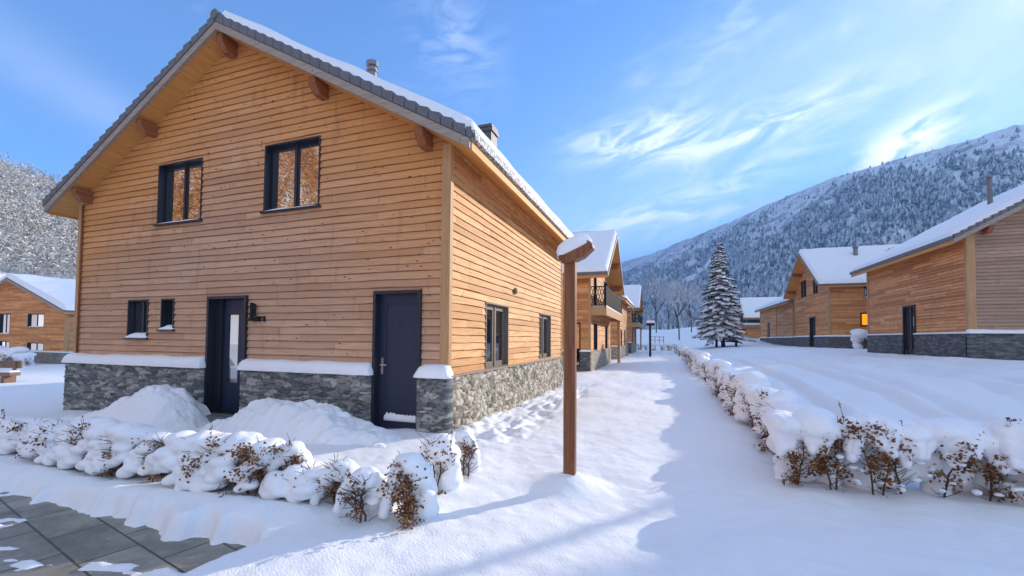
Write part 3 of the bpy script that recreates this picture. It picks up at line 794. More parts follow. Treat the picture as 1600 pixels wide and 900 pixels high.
# right row
R1 = House('chalet', (15.66, 20.7, .93), 0, 10.0, 8.3, 4.62, .57, 'chalet at the right photo edge with dark glazed side door and weathered gable', 'house', GH, stf='stone_dark', detail=False)
R1.op['left'].append((3.55, 4.6, -.6, 2.28))
mb = MB(); hb = .06
for bx in ((3.55, 3.62, -.02, .06, -.3, 2.28), (4.53, 4.6, -.02, .06, -.3, 2.28), (3.62, 4.53, -.02, .058, 2.2, 2.28), (4.03, 4.13, -.12, -.02, 0, 2.2), (3.62, 3.72, -.12, -.03, 0, 2.2), (4.43, 4.53, -.12, -.03, 0, 2.2), (3.72, 4.43, -.12, -.031, 0, .25)):
    R1.box(mb, 'left', *bx)
d = mb.build('door', M['frame'], R1.root); d['label'] = 'dark framed glazed side door'
mb = MB(); mb.quad(*[R1.P('left', u, -.09, z) for u, z in ((3.7, .2), (4.45, .2), (4.45, 2.2), (3.7, 2.2))]); mb.build('pane', M['glass'], d)
mb = MB(); R1.box(mb, 'left', 3.78, 3.97, -.088, -.08, 1.3, 1.75); mb.build('notice', M['snow'], d)
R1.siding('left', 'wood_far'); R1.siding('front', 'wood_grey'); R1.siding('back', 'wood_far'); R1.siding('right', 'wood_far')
R1.stone('left', 'stone_dark', .09, True, .05, top=.95); R1.stone('front', 'stone_dark', .14, True, .13, top=.95)
R1.corners(.2, .05)
R1.roof(.45, .45, .6, purlins=(-.9, -.45, 0), snow_t=.17, tiles=True, vt=.14, tt=.14, snow_verge=.03, icy=False)
pipe(R1.r, -2.0, 4.2, 6.6, 8.0, .09)

def west_house(loc, W, L, ht, sl, label):
    Hs = House('chalet', loc, R(-90), W, L, ht, sl, label, 'house', GH, stf='stone_dark', sts='stone_dark', detail=False)
    return Hs
# front faces -x ; local +x -> world -y : 'right' wall faces the camera
R2 = west_house((13.15, 48.2, .92), 10.2, 9.5, 5.5, .66, 'chalet right of the lane with a glowing orange ground floor window')
hW = 5.1
R2.window('front', -2.7, -1.98, 4.95, 6.6, 1, False, 0, glass='glass_low', fw=.08); R2.window('front', -1.82, -1.1, 4.95, 6.6, 1, False, 0, glass='glass_low', fw=.08)
R2.window('front', 1.05, 1.6, 4.95, 6.55, 1, False, 0, glass='glass_low', fw=.08); R2.window('front', 1.72, 2.28, 4.95, 6.55, 1, False, 0, glass='glass_low', fw=.08)
R2.op['front'].append((0.0, 1.45, -.6, 2.84))
mb = MB(); R2.box(mb, 'front', 0.0, 0.1, -.1, .09, -.3, 2.84); R2.box(mb, 'front', 1.35, 1.45, -.1, .09, -.3, 2.84); R2.box(mb, 'front', 0.1, 1.35, -.1, .088, 2.74, 2.84); R2.box(mb, 'front', 0.68, 0.78, -.1, -.01, 0, 2.74)
d = mb.build('door', M['frame'], R2.root)
mb = MB(); mb.quad(*[R2.P('front', u, -.06, z) for u, z in ((0.1, 0), (1.35, 0), (1.35, 2.74), (0.1, 2.74))]); mb.build('pane', M['glass_low'], d)
R2.window('right', 2.12, 3.5, 1.83, 2.98, 1, False, 0, glass='lit', fw=.1, depth=.04, label='glowing orange window')
R2.window('right', 2.4, 3.2, 4.2, 5.35, 1, True, .15, glass='glass_low')
for wl in ('front', 'right', 'left'): R2.siding(wl, 'wood_far')
R2.stone('front', 'stone_dark', .12, True, .12, top=1.0); R2.stone('right', 'stone_dark', .12, True, .12, top=1.0)
R2.corners(.16, .05)
R2.roof(.9, .4, .55, purlins=(-.9, -.45, 0, .45, .9), snow_t=.26, tiles=False, vt=.16, tt=.16, icy=False)
pipe(R2.r, 1.6, 3.1, 7.3, 9.1, .17)
R3 = House('chalet', (18.6, 54.6, .95), 0, 10.6, 17.0, 5.0, .5, 'long low chalet between the spruce and the chalet with the orange window', 'house', GH, detail=False)
R3.op['left'].append((11.2, 12.2, -.6, 3.0))
mb = MB(); R3.box(mb, 'left', 11.2, 12.2, -.06, .08, -.3, 3.0); mb.build('door', M['frame'], R3.root)
for wl in ('left', 'front'): R3.siding(wl, 'wood_far')
R3.stone('left', 'stone_dark', .1, True, .12); R3.stone('front', 'stone_dark', .1)
R3.corners(.2, .06)
mb = MB(); R3.box(mb, 'left', 7.2, 7.5, .02, .08, .95, 4.9); mb.build('corner_board', M['corner'], R3.root)
R3.roof(.4, .4, .6, purlins=False, snow_t=.28, tiles=False, vt=.16, tt=.16, icy=False)
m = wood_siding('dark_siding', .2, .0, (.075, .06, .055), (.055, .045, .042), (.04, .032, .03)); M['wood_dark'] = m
R4 = west_house((13.3, 86.0, .9), 7.5, 9, 4.6, .8, 'dark-boarded house with snowy gable far back behind the spruce tree')
R4.window('front', -1.6, -.6, 2.6, 4.6, 1, False, 0, glass='glass_low'); R4.window('front', .8, 1.8, 2.6, 4.6, 1, False, 0, glass='glass_low')
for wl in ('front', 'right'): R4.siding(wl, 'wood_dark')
R4.stone('front', 'stone_dark', .1); R4.stone('right', 'stone_dark', .1)
R4.roof(.6, .3, .5, purlins=False, snow_t=.3, tiles=False, vt=.18, tt=.16, icy=False)
# low garage in front of it
gr = tag(empty('garage', (11.0, 76.0, .95)), 'low flat-roofed wooden garage with dark door between the spruce and the long chalet', 'garage')
mb = MB(); mb.box(-1.6, 4.2, 0, 6, 0, 2.7); mb.build('wall', M['wood'], gr)
mb = MB(); mb.box(-1.0, .9, -.06, -.01, 0, 1.2); mb.build('door', M['frame'], gr)
mb = MB(); mb.box(1.1, 2.0, -.3, -.02, 0, 1.3); mb.build('stone_base', M['stone_side'], gr)
mb = MB(); mb.box(-2.0, 4.6, -.5, 6.4, 2.7, 2.95); rf = mb.build('roof', M['verge'], gr)
mb = MB(); mb.box(-2.05, 4.65, -.55, 6.45, 2.952, 3.25); mb.build('snow_layer', M['roof_snow'], rf, bevel=.12)

# far left house
L1 = House('chalet', (-59.95, 23.6, -1.0), R(0), 17.6, 12, 4.7, .35, 'wide snowy-roofed chalet at the left photo edge with an orange sunlit side wall', 'house', None, detail=False, matf='wood_far')
for u0, u1, z0, z1 in ((2.5, 5.2, 3.26, 4.55), (2.6, 5.3, .98, 1.8), (-2.4, -.5, 2.6, 4.6), (-2.4, -.4, .98, 1.9)):
    L1.window('front', u0, u1, z0, z1, 2, True, .12, frame='frame', glass='glass', fw=.07)
L1.window('right', 3.4, 4.4, .95, 2.2, 1, False, 0, glass='glass_low'); L1.window('right', 3.4, 4.4, 3.2, 4.4, 1, False, 0, glass='glass_low')
L1.siding('front', 'wood_far'); L1.siding('right', 'wood')
L1.stone('front', 'stone_front', .15, True, .12); L1.stone('right', 'stone_side', .1, True, .1)
L1.corners(.3, .06)
L1.roof(.6, .4, .6, purlins=False, snow_t=.4, tiles=False, vt=.2, tt=.16, icy=False)

# ------------------------------------------------------------------ lamp posts
p = tag(empty('lamp_post', (-1.0, 4.85, 0)), 'tall reddish-brown wooden post with an angled snow-capped head standing in the path', 'lamp post')
mb = MB(); mb.box(-.060, .060, -.058, .058, -.2, 2.44); mb.build('post', M['post'], p, bevel=.012)
mb = MB(); mb.box(-.074, -.0605, -.045, .045, .0, 2.42); mb.build('edge_strip', M['corner'], p, bevel=.004)
mb = MB()
# slanted head beam, rising to the right
c0, c1 = Vector((-.13, 0, 2.47)), Vector((.215, 0, 2.62)); ax = (c1 - c0).normalized(); up = Vector((-ax.z, 0, ax.x))
prof = [c0 + up * .02, c1 + up * .035, c1 + ax * .03 - up * .03, c1 + ax * .02 - up * .07, c1 - ax * .12 - up * .115, c0 + ax * .08 - up * .11, c0 + ax * .015 - up * .08, c0 - up * .03]
for y_ in (-.085, .085): mb.v += [(q.x, y_, q.z) for q in prof]
k = len(prof); mb.f = [tuple(range(k)), tuple(range(k, 2 * k))[::-1]] + [(i, k + i, k + (i + 1) % k, (i + 1) % k) for i in range(k)]
hd = mb.build('lamp_head', M['post'], p, bevel=.012)
mb = MB(); n, m_ = 22, 14
for i in range(n + 1):
    t = i / n; s_ = -.05 + t * 1.16; e = max(0, 1 - abs(2 * t - 1) ** 3.4) ** .5
    cpt = c0 + (c1 - c0) * s_ + up * .015
    for j in range(m_):
        a = 2 * math.pi * j / m_; cy_, sy_ = math.cos(a), math.sin(a)
        rz_ = (.145 if sy_ > 0 else .02) * e; ry_ = .108 * e
        q = cpt + up * (rz_ * abs(sy_) ** .75 * (1 if sy_ > 0 else -1)); q = q + Vector((0, ry_ * abs(cy_) ** .7 * (1 if cy_ > 0 else -1), 0))
        mb.v.append(tuple(q))
for i in range(n):
    for j in range(m_): mb.f.append((i * m_ + j, i * m_ + (j + 1) % m_, (i + 1) * m_ + (j + 1) % m_, (i + 1) * m_ + j))
mb.build('snow_cap', M['snow'], hd, smooth=True)
p2 = tag(empty('lamp_post', (-1.15, 39.5, gh(-1.15, 39.5) - .05)), 'thin dark lamp post with a small snow cap far down the lane', 'lamp post')
mb = MB(); mb.box(-.09, .09, -.09, .09, -.1, 2.75); mb.build('post', M['iron'], p2)
mb = MB(); mb.box(-.3, .36, -.14, .14, 2.755, 2.95); hd2 = mb.build('lamp_head', M['iron'], p2)
mb = MB(); mb.box(-.32, .38, -.16, .16, 2.955, 3.2); mb.build('snow_cap', M['snow'], hd2, bevel=.08)

# ------------------------------------------------------------------ hedge shrubs
def blob_mesh(name, blobs, vox, noise_amp=.02, seed=0):
    V = []; Fc = []
    bm = bmesh.new(); bmesh.ops.create_icosphere(bm, subdivisions=2, radius=1)
    sv = np.array([v.co[:] for v in bm.verts]); sf = np.array([[v.index for v in f.verts] for f in bm.faces]); bm.free()
    for (cx, cy, cz, rx, ry, rz) in blobs:
        b0 = sum(len(q) for q in V); V.append(sv * (rx, ry, rz) + (cx, cy, cz)); Fc.append(sf + b0)
    me = np_mesh(name + '_src', np.concatenate(V), np.concatenate(Fc))
    o = bpy.data.objects.new('tmp', me); COL.objects.link(o)
    r = o.modifiers.new('r', 'REMESH'); r.mode = 'VOXEL'; r.voxel_size = vox
    s_ = o.modifiers.new('s', 'SMOOTH'); s_.iterations = 12; s_.factor = .5
    t = bpy.data.textures.new(name, 'CLOUDS'); t.noise_scale = .13; t.noise_depth = 1
    d_ = o.modifiers.new('d', 'DISPLACE'); d_.texture = t; d_.strength = noise_amp * 2; d_.mid_level = .5
    dg = bpy.context.evaluated_depsgraph_get(); out = bpy.data.meshes.new_from_object(o.evaluated_get(dg), depsgraph=dg)
    out.name = name; bpy.data.objects.remove(o); bpy.data.meshes.remove(me); bpy.data.textures.remove(t)
    out.materials.clear(); out.shade_smooth()
    return out

def shrub_proto(seed, h, w, leaves, style, vox=.014, leaf=.04, spike=.35):
    """drape: heavy snow hoods sliding to one side; front: leaves bare toward -y, snow on top and behind; tall: snow-wrapped plume"""
    rr = random.Random(seed); tw = MB(); tips = []
    U = rr.uniform
    for k in range(rr.randint(2, 3) if style != 'front' else rr.randint(1, 2)):
        bx, by = U(-.08, .08), U(-.06, .03); lean = Vector((U(-.22, .22), U(-.18, .02), 1))
        pts = [Vector((bx, by, -.12))]; hh = h * U(.7, .9)
        for i in range(1, 6): pts.append(Vector((bx, by, 0)) + lean * hh * i / 5 + Vector((U(-.02, .02), U(-.02, .02), 0)))
        tw.tube(pts, [.010, .009, .008, .006, .0045, .003], 5)
        for i in range(1, 6):
            for q in range(5):
                a = U(0, 6.28); ln = U(.08, .17) * (w / .5) ** .5; s0 = pts[i] + (pts[i - 1] - pts[i]) * rr.random()
                e = s0 + Vector((math.cos(a) * ln, math.sin(a) * ln - .04, U(.02, .15)))
                mid = (s0 + e) / 2 + Vector((0, 0, U(-.02, .03)))
                tw.tube([s0, mid, e], [.004, .003, .0018], 4, False); tips.append((s0, e))
    front = [t for t in tips if t[1].y < .02 and t[1].z > h * .12] or tips
    lf = MB(); spr = []
    if rr.random() < spike:
        s0 = Vector((U(-.3, .3) * w, -.04, h * .72)); e = s0 + Vector((U(-.1, .1), U(-.05, .02), h * U(.3, .5)))
        tw.tube([s0, (s0 + e) / 2 + Vector((.015, 0, 0)), e], [.004, .003, .0016], 4, False); spr.append((s0, e))
    def leafat(p):
        L_ = U(.6, 1.) * leaf; a = Vector((rr.gauss(0, 1), rr.gauss(-.3, 1), rr.gauss(-.5, .8))).normalized(); c_ = a.orthogonal().normalized()
        c_.rotate(Matrix.Rotation(U(0, 6.28), 3, a)); nn = a.cross(c_); W_ = L_ * .36
        n0 = len(lf.v); lf.v += [tuple(p), tuple(p + a * L_ * .35 + c_ * W_ + nn * W_ * .5), tuple(p + a * L_ * .8 + c_ * W_ * .6 + nn * W_ * .3), tuple(p + a * L_), tuple(p + a * L_ * .8 - c_ * W_ * .6 + nn * W_ * .3), tuple(p + a * L_ * .35 - c_ * W_ + nn * W_ * .5), tuple(p + a * L_ * .55)]
        lf.f += [(n0, n0 + 1, n0 + 6), (n0 + 1, n0 + 2, n0 + 6), (n0 + 2, n0 + 3, n0 + 6), (n0 + 3, n0 + 4, n0 + 6), (n0 + 4, n0 + 5, n0 + 6), (n0 + 5, n0, n0 + 6)]
    ncl = max(3, leaves // 30)
    clus = [rr.choice(front) for _ in range(ncl)]
    # leafy sprays: a twig hung with overlapping leaves
    for (s0, e) in clus:
        for q in range(leaves // ncl):
            t = U(.15, 1.1); p = s0 + (e - s0) * t + Vector((rr.gauss(0, .032), rr.gauss(-.02, .03), rr.gauss(-.01, .036)))
            if p.z > .05 and p.z < h: leafat(p)
    for (s0, e) in spr:
        for q in range(7): leafat(s0 + (e - s0) * U(.1, 1.))
    bl = []
    def chain(p0, p1, r0, r1, n, sag=0.):
        for i in range(n):
            t = i / (n - 1); p = p0 + (p1 - p0) * t; r_ = r0 + (r1 - r0) * t
            bl.append((p.x + U(-.012, .012), p.y + U(-.012, .012), p.z + sag * math.sin(math.pi * t), r_ * U(.9, 1.1), r_ * U(.9, 1.1), r_ * U(.85, 1.1)))
    if style == 'drape':
        nh = 2 if w < .65 else 3
        for k in range(nh):                                  # hoods: a flattened dome with one tongue sliding down on the left
            x0 = (-.27 + .54 * k / max(1, nh - 1)) * w + U(-.04, .04); zt = h * U(.74, .92); rx = w * U(.24, .30)
            for q in range(3): bl.append((x0 + U(-.06, .06), .03 + U(-.06, .08), zt - .03 * q, rx * U(.8, 1.05), U(.15, .2), h * U(.13, .18)))
            for q in range(3):                               # pads of snow caught on lower branches, sagging to the left
                px_, pz_ = x0 - rx * U(-.1, 1.1), zt - h * (.22 + .17 * q) * U(.85, 1.1); rp = U(.075, .12)
                if pz_ < .07: continue
                bl.append((px_, -.07 - .03 * q - U(0, .05), pz_, rp * 1.25, rp, rp * U(.5, .65))); bl.append((px_ - rp * .9, -.08 - .03 * q - U(0, .05), pz_ - rp * U(.35, .6), rp * .95, rp * .85, rp * U(.5, .65)))
            chain(Vector((x0, .12, zt - .1)), Vector((x0, .26, h * .12)), .13, .15, 6, .03)
        for k in range(4):
            x0 = U(-.45, .45) * w; bl.append((x0, U(-.14, .0), h * U(.12, .40), U(.05, .085), U(.05, .07), U(.03, .05)))
    elif style == 'tall':
        w *= U(.9, 1.1)
        for q, (zc, r_) in enumerate(((.84, .29), (.74, .36), (.64, .33))):
            bl.append((U(-.02, .02) - .01 * q, .02 + U(-.015, .03), h * zc, w * r_, w * r_ * .88, h * .14))
        chain(Vector((-.2 * w, -.04, h * .66)), Vector((-.36 * w, -.12, h * U(.14, .26))), w * .17, w * .11, 7, .03)
        chain(Vector((.1 * w, .1, h * .6)), Vector((.05 * w, .2, h * .06)), w * .26, w * .30, 6)
        bl.append((.30 * w, U(-.02, .04), h * U(.40, .5), w * .16, w * .14, w * .08))
    else:
        for k in range(4):
            bl.append((U(-.34, .34) * w, U(.02, .24), h * U(.76, .9), w * U(.46, .6), U(.24, .30), h * U(.15, .2)))
        for k in range(4):
            x0 = U(-.45, .45) * w; chain(Vector((x0, .0, h * .82)), Vector((x0 + U(-.06, .06), -.13, h * U(.48, .66))), .12, .055, 5, .03)
        for k in range(9):
            bl.append((U(-.2, .5) * w, U(.14, .36), h * U(.05, .68), U(.12, .17), .13, U(.12, .18)))
        for k in range(6):
            bl.append((U(-.5, .5) * w, U(-.16, -.04), h * U(.12, .6), U(.03, .055), .04, U(.02, .03)))
    sm = blob_mesh('snow_cap', bl, vox, .014, seed)
    return tw.mesh('branches', True), lf.mesh('leaves'), sm

def put_shrub(proto, x, y, rz, s, label, group, sz=1., z=None):
    r = tag(empty('hedge_shrub', (x, y, (gh(x, y) if z is None else z) - .02), rz), label, 'shrub', group); r.scale = (s, s, s * sz)
    for nm, me, mt in (('branches', proto[0], 'twig'), ('leaves', proto[1], 'leaf'), ('snow_cap', proto[2], 'snow')):
        if not me.materials: me.materials.append(M[mt])
        link(nm, me, r)
    return r
GL = 'snow-laden beech shrubs along the swept paving'
left_row = [  # x, y, height, width, style, leaves, label
    (-8.64, 3.45, .50, .80, 'drape', 120, 'snow-laden beech shrub at the left edge of the photo in front of the chalet'),
    (-7.90, 3.38, .50, .75, 'drape', 120, 'second snow-laden shrub from the left edge, drooping over dark leaves'),
    (-7.20, 3.30, .52, .80, 'drape', 150, 'third snow-laden shrub from the left edge, broad slanting snow hood'),
    (-6.45, 3.25, .60, .85, 'drape', 170, 'tallest of the left snow-laden shrubs in front of the left snow heap'),
    (-5.75, 3.22, .56, .75, 'drape', 170, 'shrub with folded snow hood just left of the gap before the front door'),
    (-5.12, 3.25, .50, .60, 'drape', 150, 'knobbly snow-covered shrub directly below the front door'),
    (-4.35, 3.20, .58, .85, 'drape', 260, 'broad domed snow-covered shrub below the long snow heap with brown leaves at its foot'),
    (-3.85, 3.22, .56, .60, 'drape', 420, 'shrub with a dense patch of brown beech leaves under a pointed snow hood'),
    (-3.50, 3.35, .54, .42, 'tall', 120, 'narrow snow-capped shrub with brown leaves on its right side below the storage door'),
    (-3.20, 3.32, .30, .48, 'drape', 40, 'low shrub with bare upright twigs poking out of the snow'),
    (-2.88, 3.33, .44, .40, 'tall', 50, 'hunched snow-wrapped shrub beside the bare twigs'),
    (-2.50, 3.18, .46, .40, 'tall', 50, 'drooping snow-wrapped shrub with icicle-like tips above the snow edge'),
    (-2.10, 3.32, .62, .46, 'tall', 430, 'shrub thick with golden-brown leaves at the end of the near hedge'),
    (-2.22, 4.05, .64, .52, 'tall', 160, 'round-topped snow-capped shrub in front of the stone house corner'),
    (-2.20, 4.62, .56, .42, 'tall', 220, 'last leafy snow-capped shrub of the near hedge beside the house corner'),
]
for i, (x, y, h, w, st, lv, lab) in enumerate(left_row):
    put_shrub(shrub_proto(200 + i, h, w, int(lv * 1.6), st), x, y, rng.uniform(-.15, .15), 1, lab, GL)
GR = 'snow-capped beech shrubs bordering the yard on the right'
front = [(1.36, 5.52, .72, .42, 200, 'corner shrub of the right hedge with thin bare stems where the two rows meet'),
         (1.66, 5.42, .80, .46, 520, 'shrub densest with russet leaves right of the hedge corner'),
         (1.99, 5.42, .82, .46, 420, 'shrub with a tall russet leafy spire right of the densest leafy shrub'),
         (2.30, 5.46, .74, .44, 190, 'sparse shrub with a single thin stem in the middle of the right front row'),
         (2.62, 5.52, .74, .46, 330, 'leafy shrub with a long twig poking above the snow in the right front row'),
         (2.95, 5.58, .72, .46, 260, 'shrub with a dark leafy fan second from the right edge of the photo'),
         (3.28, 5.50, .82, .50, 520, 'dark leafy shrub cut off by the right edge of the photo'),
         (3.65, 5.60, .8, .5, 300, 'dark leafy shrub just beyond the right end of the visible front row')]
for i, (x, y, h, w, lv, lab) in enumerate(front):
    put_shrub(shrub_proto(300 + i, h, w, lv, 'front', leaf=.046), x, y, rng.uniform(-.1, .1), 1, lab, GR)
protos = [shrub_proto(400 + i, .8, .66, 170, 'front' if i % 3 else 'drape', .02, .05) for i in range(6)]
near_lab = ['shrub just behind the corner of the right hedge beside the path', 'second path-side shrub behind the hedge corner, thin stems below', 'third path-side shrub behind the hedge corner, round snow ball at its foot',
            'fourth path-side shrub behind the hedge corner with a high double snow dome', 'fifth path-side shrub behind the hedge corner with brown sprigs', 'sixth path-side shrub behind the hedge corner with a sunlit snow rim']
y = 5.95; i = 0
while y < 60:
    sp = .5 if y < 14 else (.85 if y < 30 else 1.4)
    pr_ = protos[i % 6]
    lab = near_lab[i] if i < 6 else ('small snow-capped shrub in the middle of the long hedge beside the path' if y < 25 else 'tiny snow-capped shrub in the far part of the long hedge beside the lane')
    s_ = rng.uniform(.88, 1.08) * (1 if y < 20 else 1.1)
    put_shrub(pr_, 1.48 + rng.uniform(-.07, .07), y, R(-90) + rng.uniform(-.3, .3), s_, lab, GR, rng.uniform(.9, 1.1))
    y += sp * rng.uniform(.9, 1.1); i += 1
for k in range(7):
    x = -4.2 + k * .95
    put_shrub(protos[k % 6], x, 61 + rng.uniform(-.3, .3), rng.uniform(-.3, .3), 1.15, 'small snowy shrub in the cross hedge at the end of the lane', 'cross hedge at the end of the lane')
# snow-covered bushes by houses
for k, (x, y, s_, z) in enumerate([(-56.2, 20.6, 1.9, -1.2), (-54.3, 20.2, 2.2, -1.2), (-52.6, 20.6, 2.0, -1.2), (-58.6, 20.4, 1.6, -1.2), (-50.8, 20.8, 1.5, -1.2)]):
    lab = ['snowy bush below the left window of the far left chalet', 'largest snowy bush in front of the far left chalet', 'snowy bush right of the ground floor window of the far left chalet', 'small snowy bush at the left photo edge by the far chalet', 'low snowy bush by the sunlit corner of the far left chalet'][k]
    put_shrub(protos[k], x, y, rng.uniform(0, 6), s_, lab, 'snowy bushes by the far left chalet', z=z)
put_shrub(protos[2], 14.6, 40.6, 1., 1.9, 'snow-covered bush against the stone base below the glowing orange window', None, z=.9)

# ------------------------------------------------------------------ trees
def spruce(x, y, z, h, label):
    r = tag(empty('spruce_tree', (x, y, z)), label, 'tree'); rr = random.Random(5)
    mb = MB(); mb.tube([(.35, 0, -.3), (.3, 0, 1.5), (.1, 0, h * .5), (0, 0, h * .96)], [.2, .18, .11, .02], 8); mb.tube([(-.42, .1, -.3), (-.4, .1, 1.5), (-.15, 0, h * .35)], [.15, .13, .06], 8)
    mb.build('trunk', M['bark'], r, smooth=True)
    V = []; S = []; T = []
    z0 = 1.6; lv = 26
    for i in range(lv):
        t = i / (lv - 1); zz = z0 + (h - z0) * (t ** .93); Rr = (1 - t) ** .82 * 2.9 * rr.uniform(.84, 1.12) + .14
        if i == 0: Rr *= .86
        nb = max(5, int(14 * (1 - t * .62)))
        ph = rr.uniform(0, 6)
        for k in range(nb):
            a = ph + 6.283 * k / nb + rr.uniform(-.2, .2); ln = Rr * rr.uniform(.62, 1.1); dr = rr.uniform(.30, .62); zz = z0 + (h - z0) * (t ** .93) + rr.uniform(-.2, .2)
            steps = max(3, int(ln / .13))
            for q in range(steps + 1):
                u = q / steps; rad = .1 + ln * u
                cz = zz - dr * ln * u ** 1.3 + .12 * ln * u ** 4; wd = (.30 + .22 * ln) * (1 - u * .75) * (.4 + .6 * min(1, u * 4))
                px, py = math.cos(a) * rad, math.sin(a) * rad
                for j in range(4):
                    o = rr.uniform(-1, 1) * wd; lx, ly = px - math.sin(a) * o, py + math.cos(a) * o
                    lz = cz - abs(o) * .35 + rr.uniform(-.05, .03)
                    d = Vector((math.cos(a + rr.uniform(-.9, .9)), math.sin(a + rr.uniform(-.9, .9)), rr.uniform(-.9, .05))).normalized() * rr.uniform(.16, .34)
                    c = d.orthogonal().normalized(); c.rotate(Matrix.Rotation(rr.uniform(0, 6.28), 3, d.normalized())); c *= rr.uniform(.05, .1)
                    p = Vector((lx, ly, lz)); n0 = len(V); V += [p - c, p + c, p + d]; T.append((n0, n0 + 1, n0 + 2))
                for _s in range(3 if rr.random() < .66 else 0):
                    o = rr.uniform(-.65, .65) * wd; S.append((px - math.sin(a) * o, py + math.cos(a) * o, cz + .07 - abs(o) * .3, rr.uniform(.10, .24) * (.65 + .6 * (1 - t)), a))
    cr = link('crown', np_mesh('crown', np.array([v[:] for v in V]), np.array(T)), r, [M['needle']])
    bm = bmesh.new(); bmesh.ops.create_icosphere(bm, subdivisions=1, radius=1); sv = np.array([v.co[:] for v in bm.verts]); sf = np.array([[v.index for v in f.verts] for f in bm.faces]); bm.free()
    nr = np.random.default_rng(3); AV = []; AF = []
    for k, (a, b_, c, s_, an) in enumerate(S):
        q = sv * (1 + .3 * nr.standard_normal((len(sv), 1))) * (s_ * 1.25, s_ * .85, s_ * .42)
        ca, sa = math.cos(an), math.sin(an); q = np.stack([q[:, 0] * ca - q[:, 1] * sa, q[:, 0] * sa + q[:, 1] * ca, q[:, 2] - .45 * q[:, 0]], -1)
        AV.append(q + (a, b_, c)); AF.append(sf + k * len(sv))
    link('snow_layer', np_mesh('snow_layer', np.concatenate(AV), np.concatenate(AF), True), cr, [M['spruce_snow']])
spruce(6.45, 58.0, .95, 12.2, 'tall snow-laden spruce tree with two trunks standing at the end of the yard')

def bare_tree(name, x, y, z, h, seed, label, group, mat='frost_twig', depth=5, spread=.55, r0=.16):
    r = tag(empty(name, (x, y, z)), label, 'tree', group); rr = random.Random(seed); tk = MB(); tw = MB()
    def grow(p, d, ln, rad, lev):
        e = p + d * ln; mid = (p + e) / 2 + Vector((rr.gauss(0, .04), rr.gauss(0, .04), 0)) * ln
        (tk if lev < 2 else tw).tube([p, mid, e], [rad, rad * .85, rad * .68], 6 if lev < 2 else 4, lev < 2)
        if lev >= depth: return
        for k in range(3 if lev else 4):
            dd = (d * (1.0 if k == 0 else .75) + Vector((rr.gauss(0, spread), rr.gauss(0, spread), rr.uniform(.0, .35)))).normalized()
            grow(p + d * ln * (1 if k < 2 else rr.uniform(.55, .95)), dd, ln * rr.uniform(.6, .82), max(rad * .6, .009), lev + 1)
    grow(Vector((0, 0, -.4)), Vector((rr.gauss(0, .04), rr.gauss(0, .04), 1)).normalized(), h * .3, r0, 0)
    tk.build('trunk', M['bark'], r, smooth=True); tw.build('crown', M[mat], r)
BT = 'frosted bare trees at the end of the lane'
for k, (x, y, z, h, lab) in enumerate([
        (2.4, 78, 1.9, 13, 'bare frosted tree standing alone in the snow between the dark lamp post and the spruce'),
        (5.2, 95, 2.8, 14, 'bare frosted tree close to the left side of the spruce'),
        (-1.6, 100, 3.2, 17, 'tall bare frosted tree rising above the dark lamp post'),
        (-4.5, 92, 3.0, 15, 'bare frosted tree above the farthest left chalet'),
        (1.2, 118, 3.8, 17, 'pale bare tree behind the lone tree at the end of the lane'),
        (10.5, 112, 3.2, 14, 'bare frosted tree peeking out right of the spruce'),
        (3.6, 130, 4.0, 18, 'tall pale bare tree farthest back at the end of the lane')]):
    bare_tree('bare_tree', x, y, z, h, 40 + k, lab, BT, r0=.13)
# ------------------------------------------------------------------ small things
bn = tag(empty('log_bench', (-27.2, 10.4, gh(-27.2, 10.4))), 'low brown timber bench with snow on its boards at the left photo edge', 'bench')
bn.rotation_euler = (0, 0, R(14))
mb = MB(); mb.box(-2.0, .7, -.2, .22, .32, .46); mb.build('seat', M['old_wood'], bn, bevel=.03)
mb = MB(); mb.box(-2.0, .55, .3, .38, .62, .95); mb.build('backrest', M['old_wood'], bn, bevel=.03)
for x_ in (-1.5, .3):
    mb = MB(); mb.box(x_ - .1, x_ + .1, -.15, .2, -.1, .318); mb.box(x_ - .06, x_ + .06, .23, .298, -.1, .9); mb.build('leg', M['old_wood'], bn)
mb = MB(); mb.box(-1.98, .68, -.18, .2, .462, .54); mb.build('snow_layer', M['snow'], bn, bevel=.03)
bx = tag(empty('low_table', (7.35, 57.6, .95)), 'low dark table at the foot of the spruce trunks', 'table')
mb = MB(); mb.box(-.9, .9, -.5, .5, .35, .5); mb.build('tabletop', M['iron'], bx)
for sx in (-.75, .75):
    mb = MB(); mb.box(sx - .08, sx + .08, -.4, .4, -.2, .35); mb.build('leg', M['iron'], bx)
for k, (x, y, lab) in enumerate(((-2.1, 76.0, 'small wooden trellis fence at the end of the lane behind the dark lamp post'),)):
    f = tag(empty('trellis_fence', (x, y, gh(x, y))), lab, 'fence'); f.scale = (.9, .9, .75)
    for q in range(4):
        mb = MB(); mb.box(q * .75 - .05, q * .75 + .05, -.05, .05, -.3, 1.5); mb.build('fence_post', M['old_wood'], f)
    for zz in (.6, 1.3):
        mb = MB(); mb.box(-.1, 2.35, -.09, -.051, zz, zz + .1); mb.build('rail', M['old_wood'], f)

# ------------------------------------------------------------------ mountains and forests
def grid_obj(name, P, mat, label=None):
    n0, n1 = P.shape[:2]; I = np.arange(n0 * n1).reshape(n0, n1)
    F = np.stack([I[:-1, :-1], I[:-1, 1:], I[1:, 1:], I[1:, :-1]], -1).reshape(-1, 4)
    me = np_mesh(name, P.reshape(-1, 3), F, True); o = link(name, me, None, [mat]); tag(o, kind='structure'); return o
def pol(az, d): return np.sin(np.radians(az)) * d, np.cos(np.radians(az)) * d
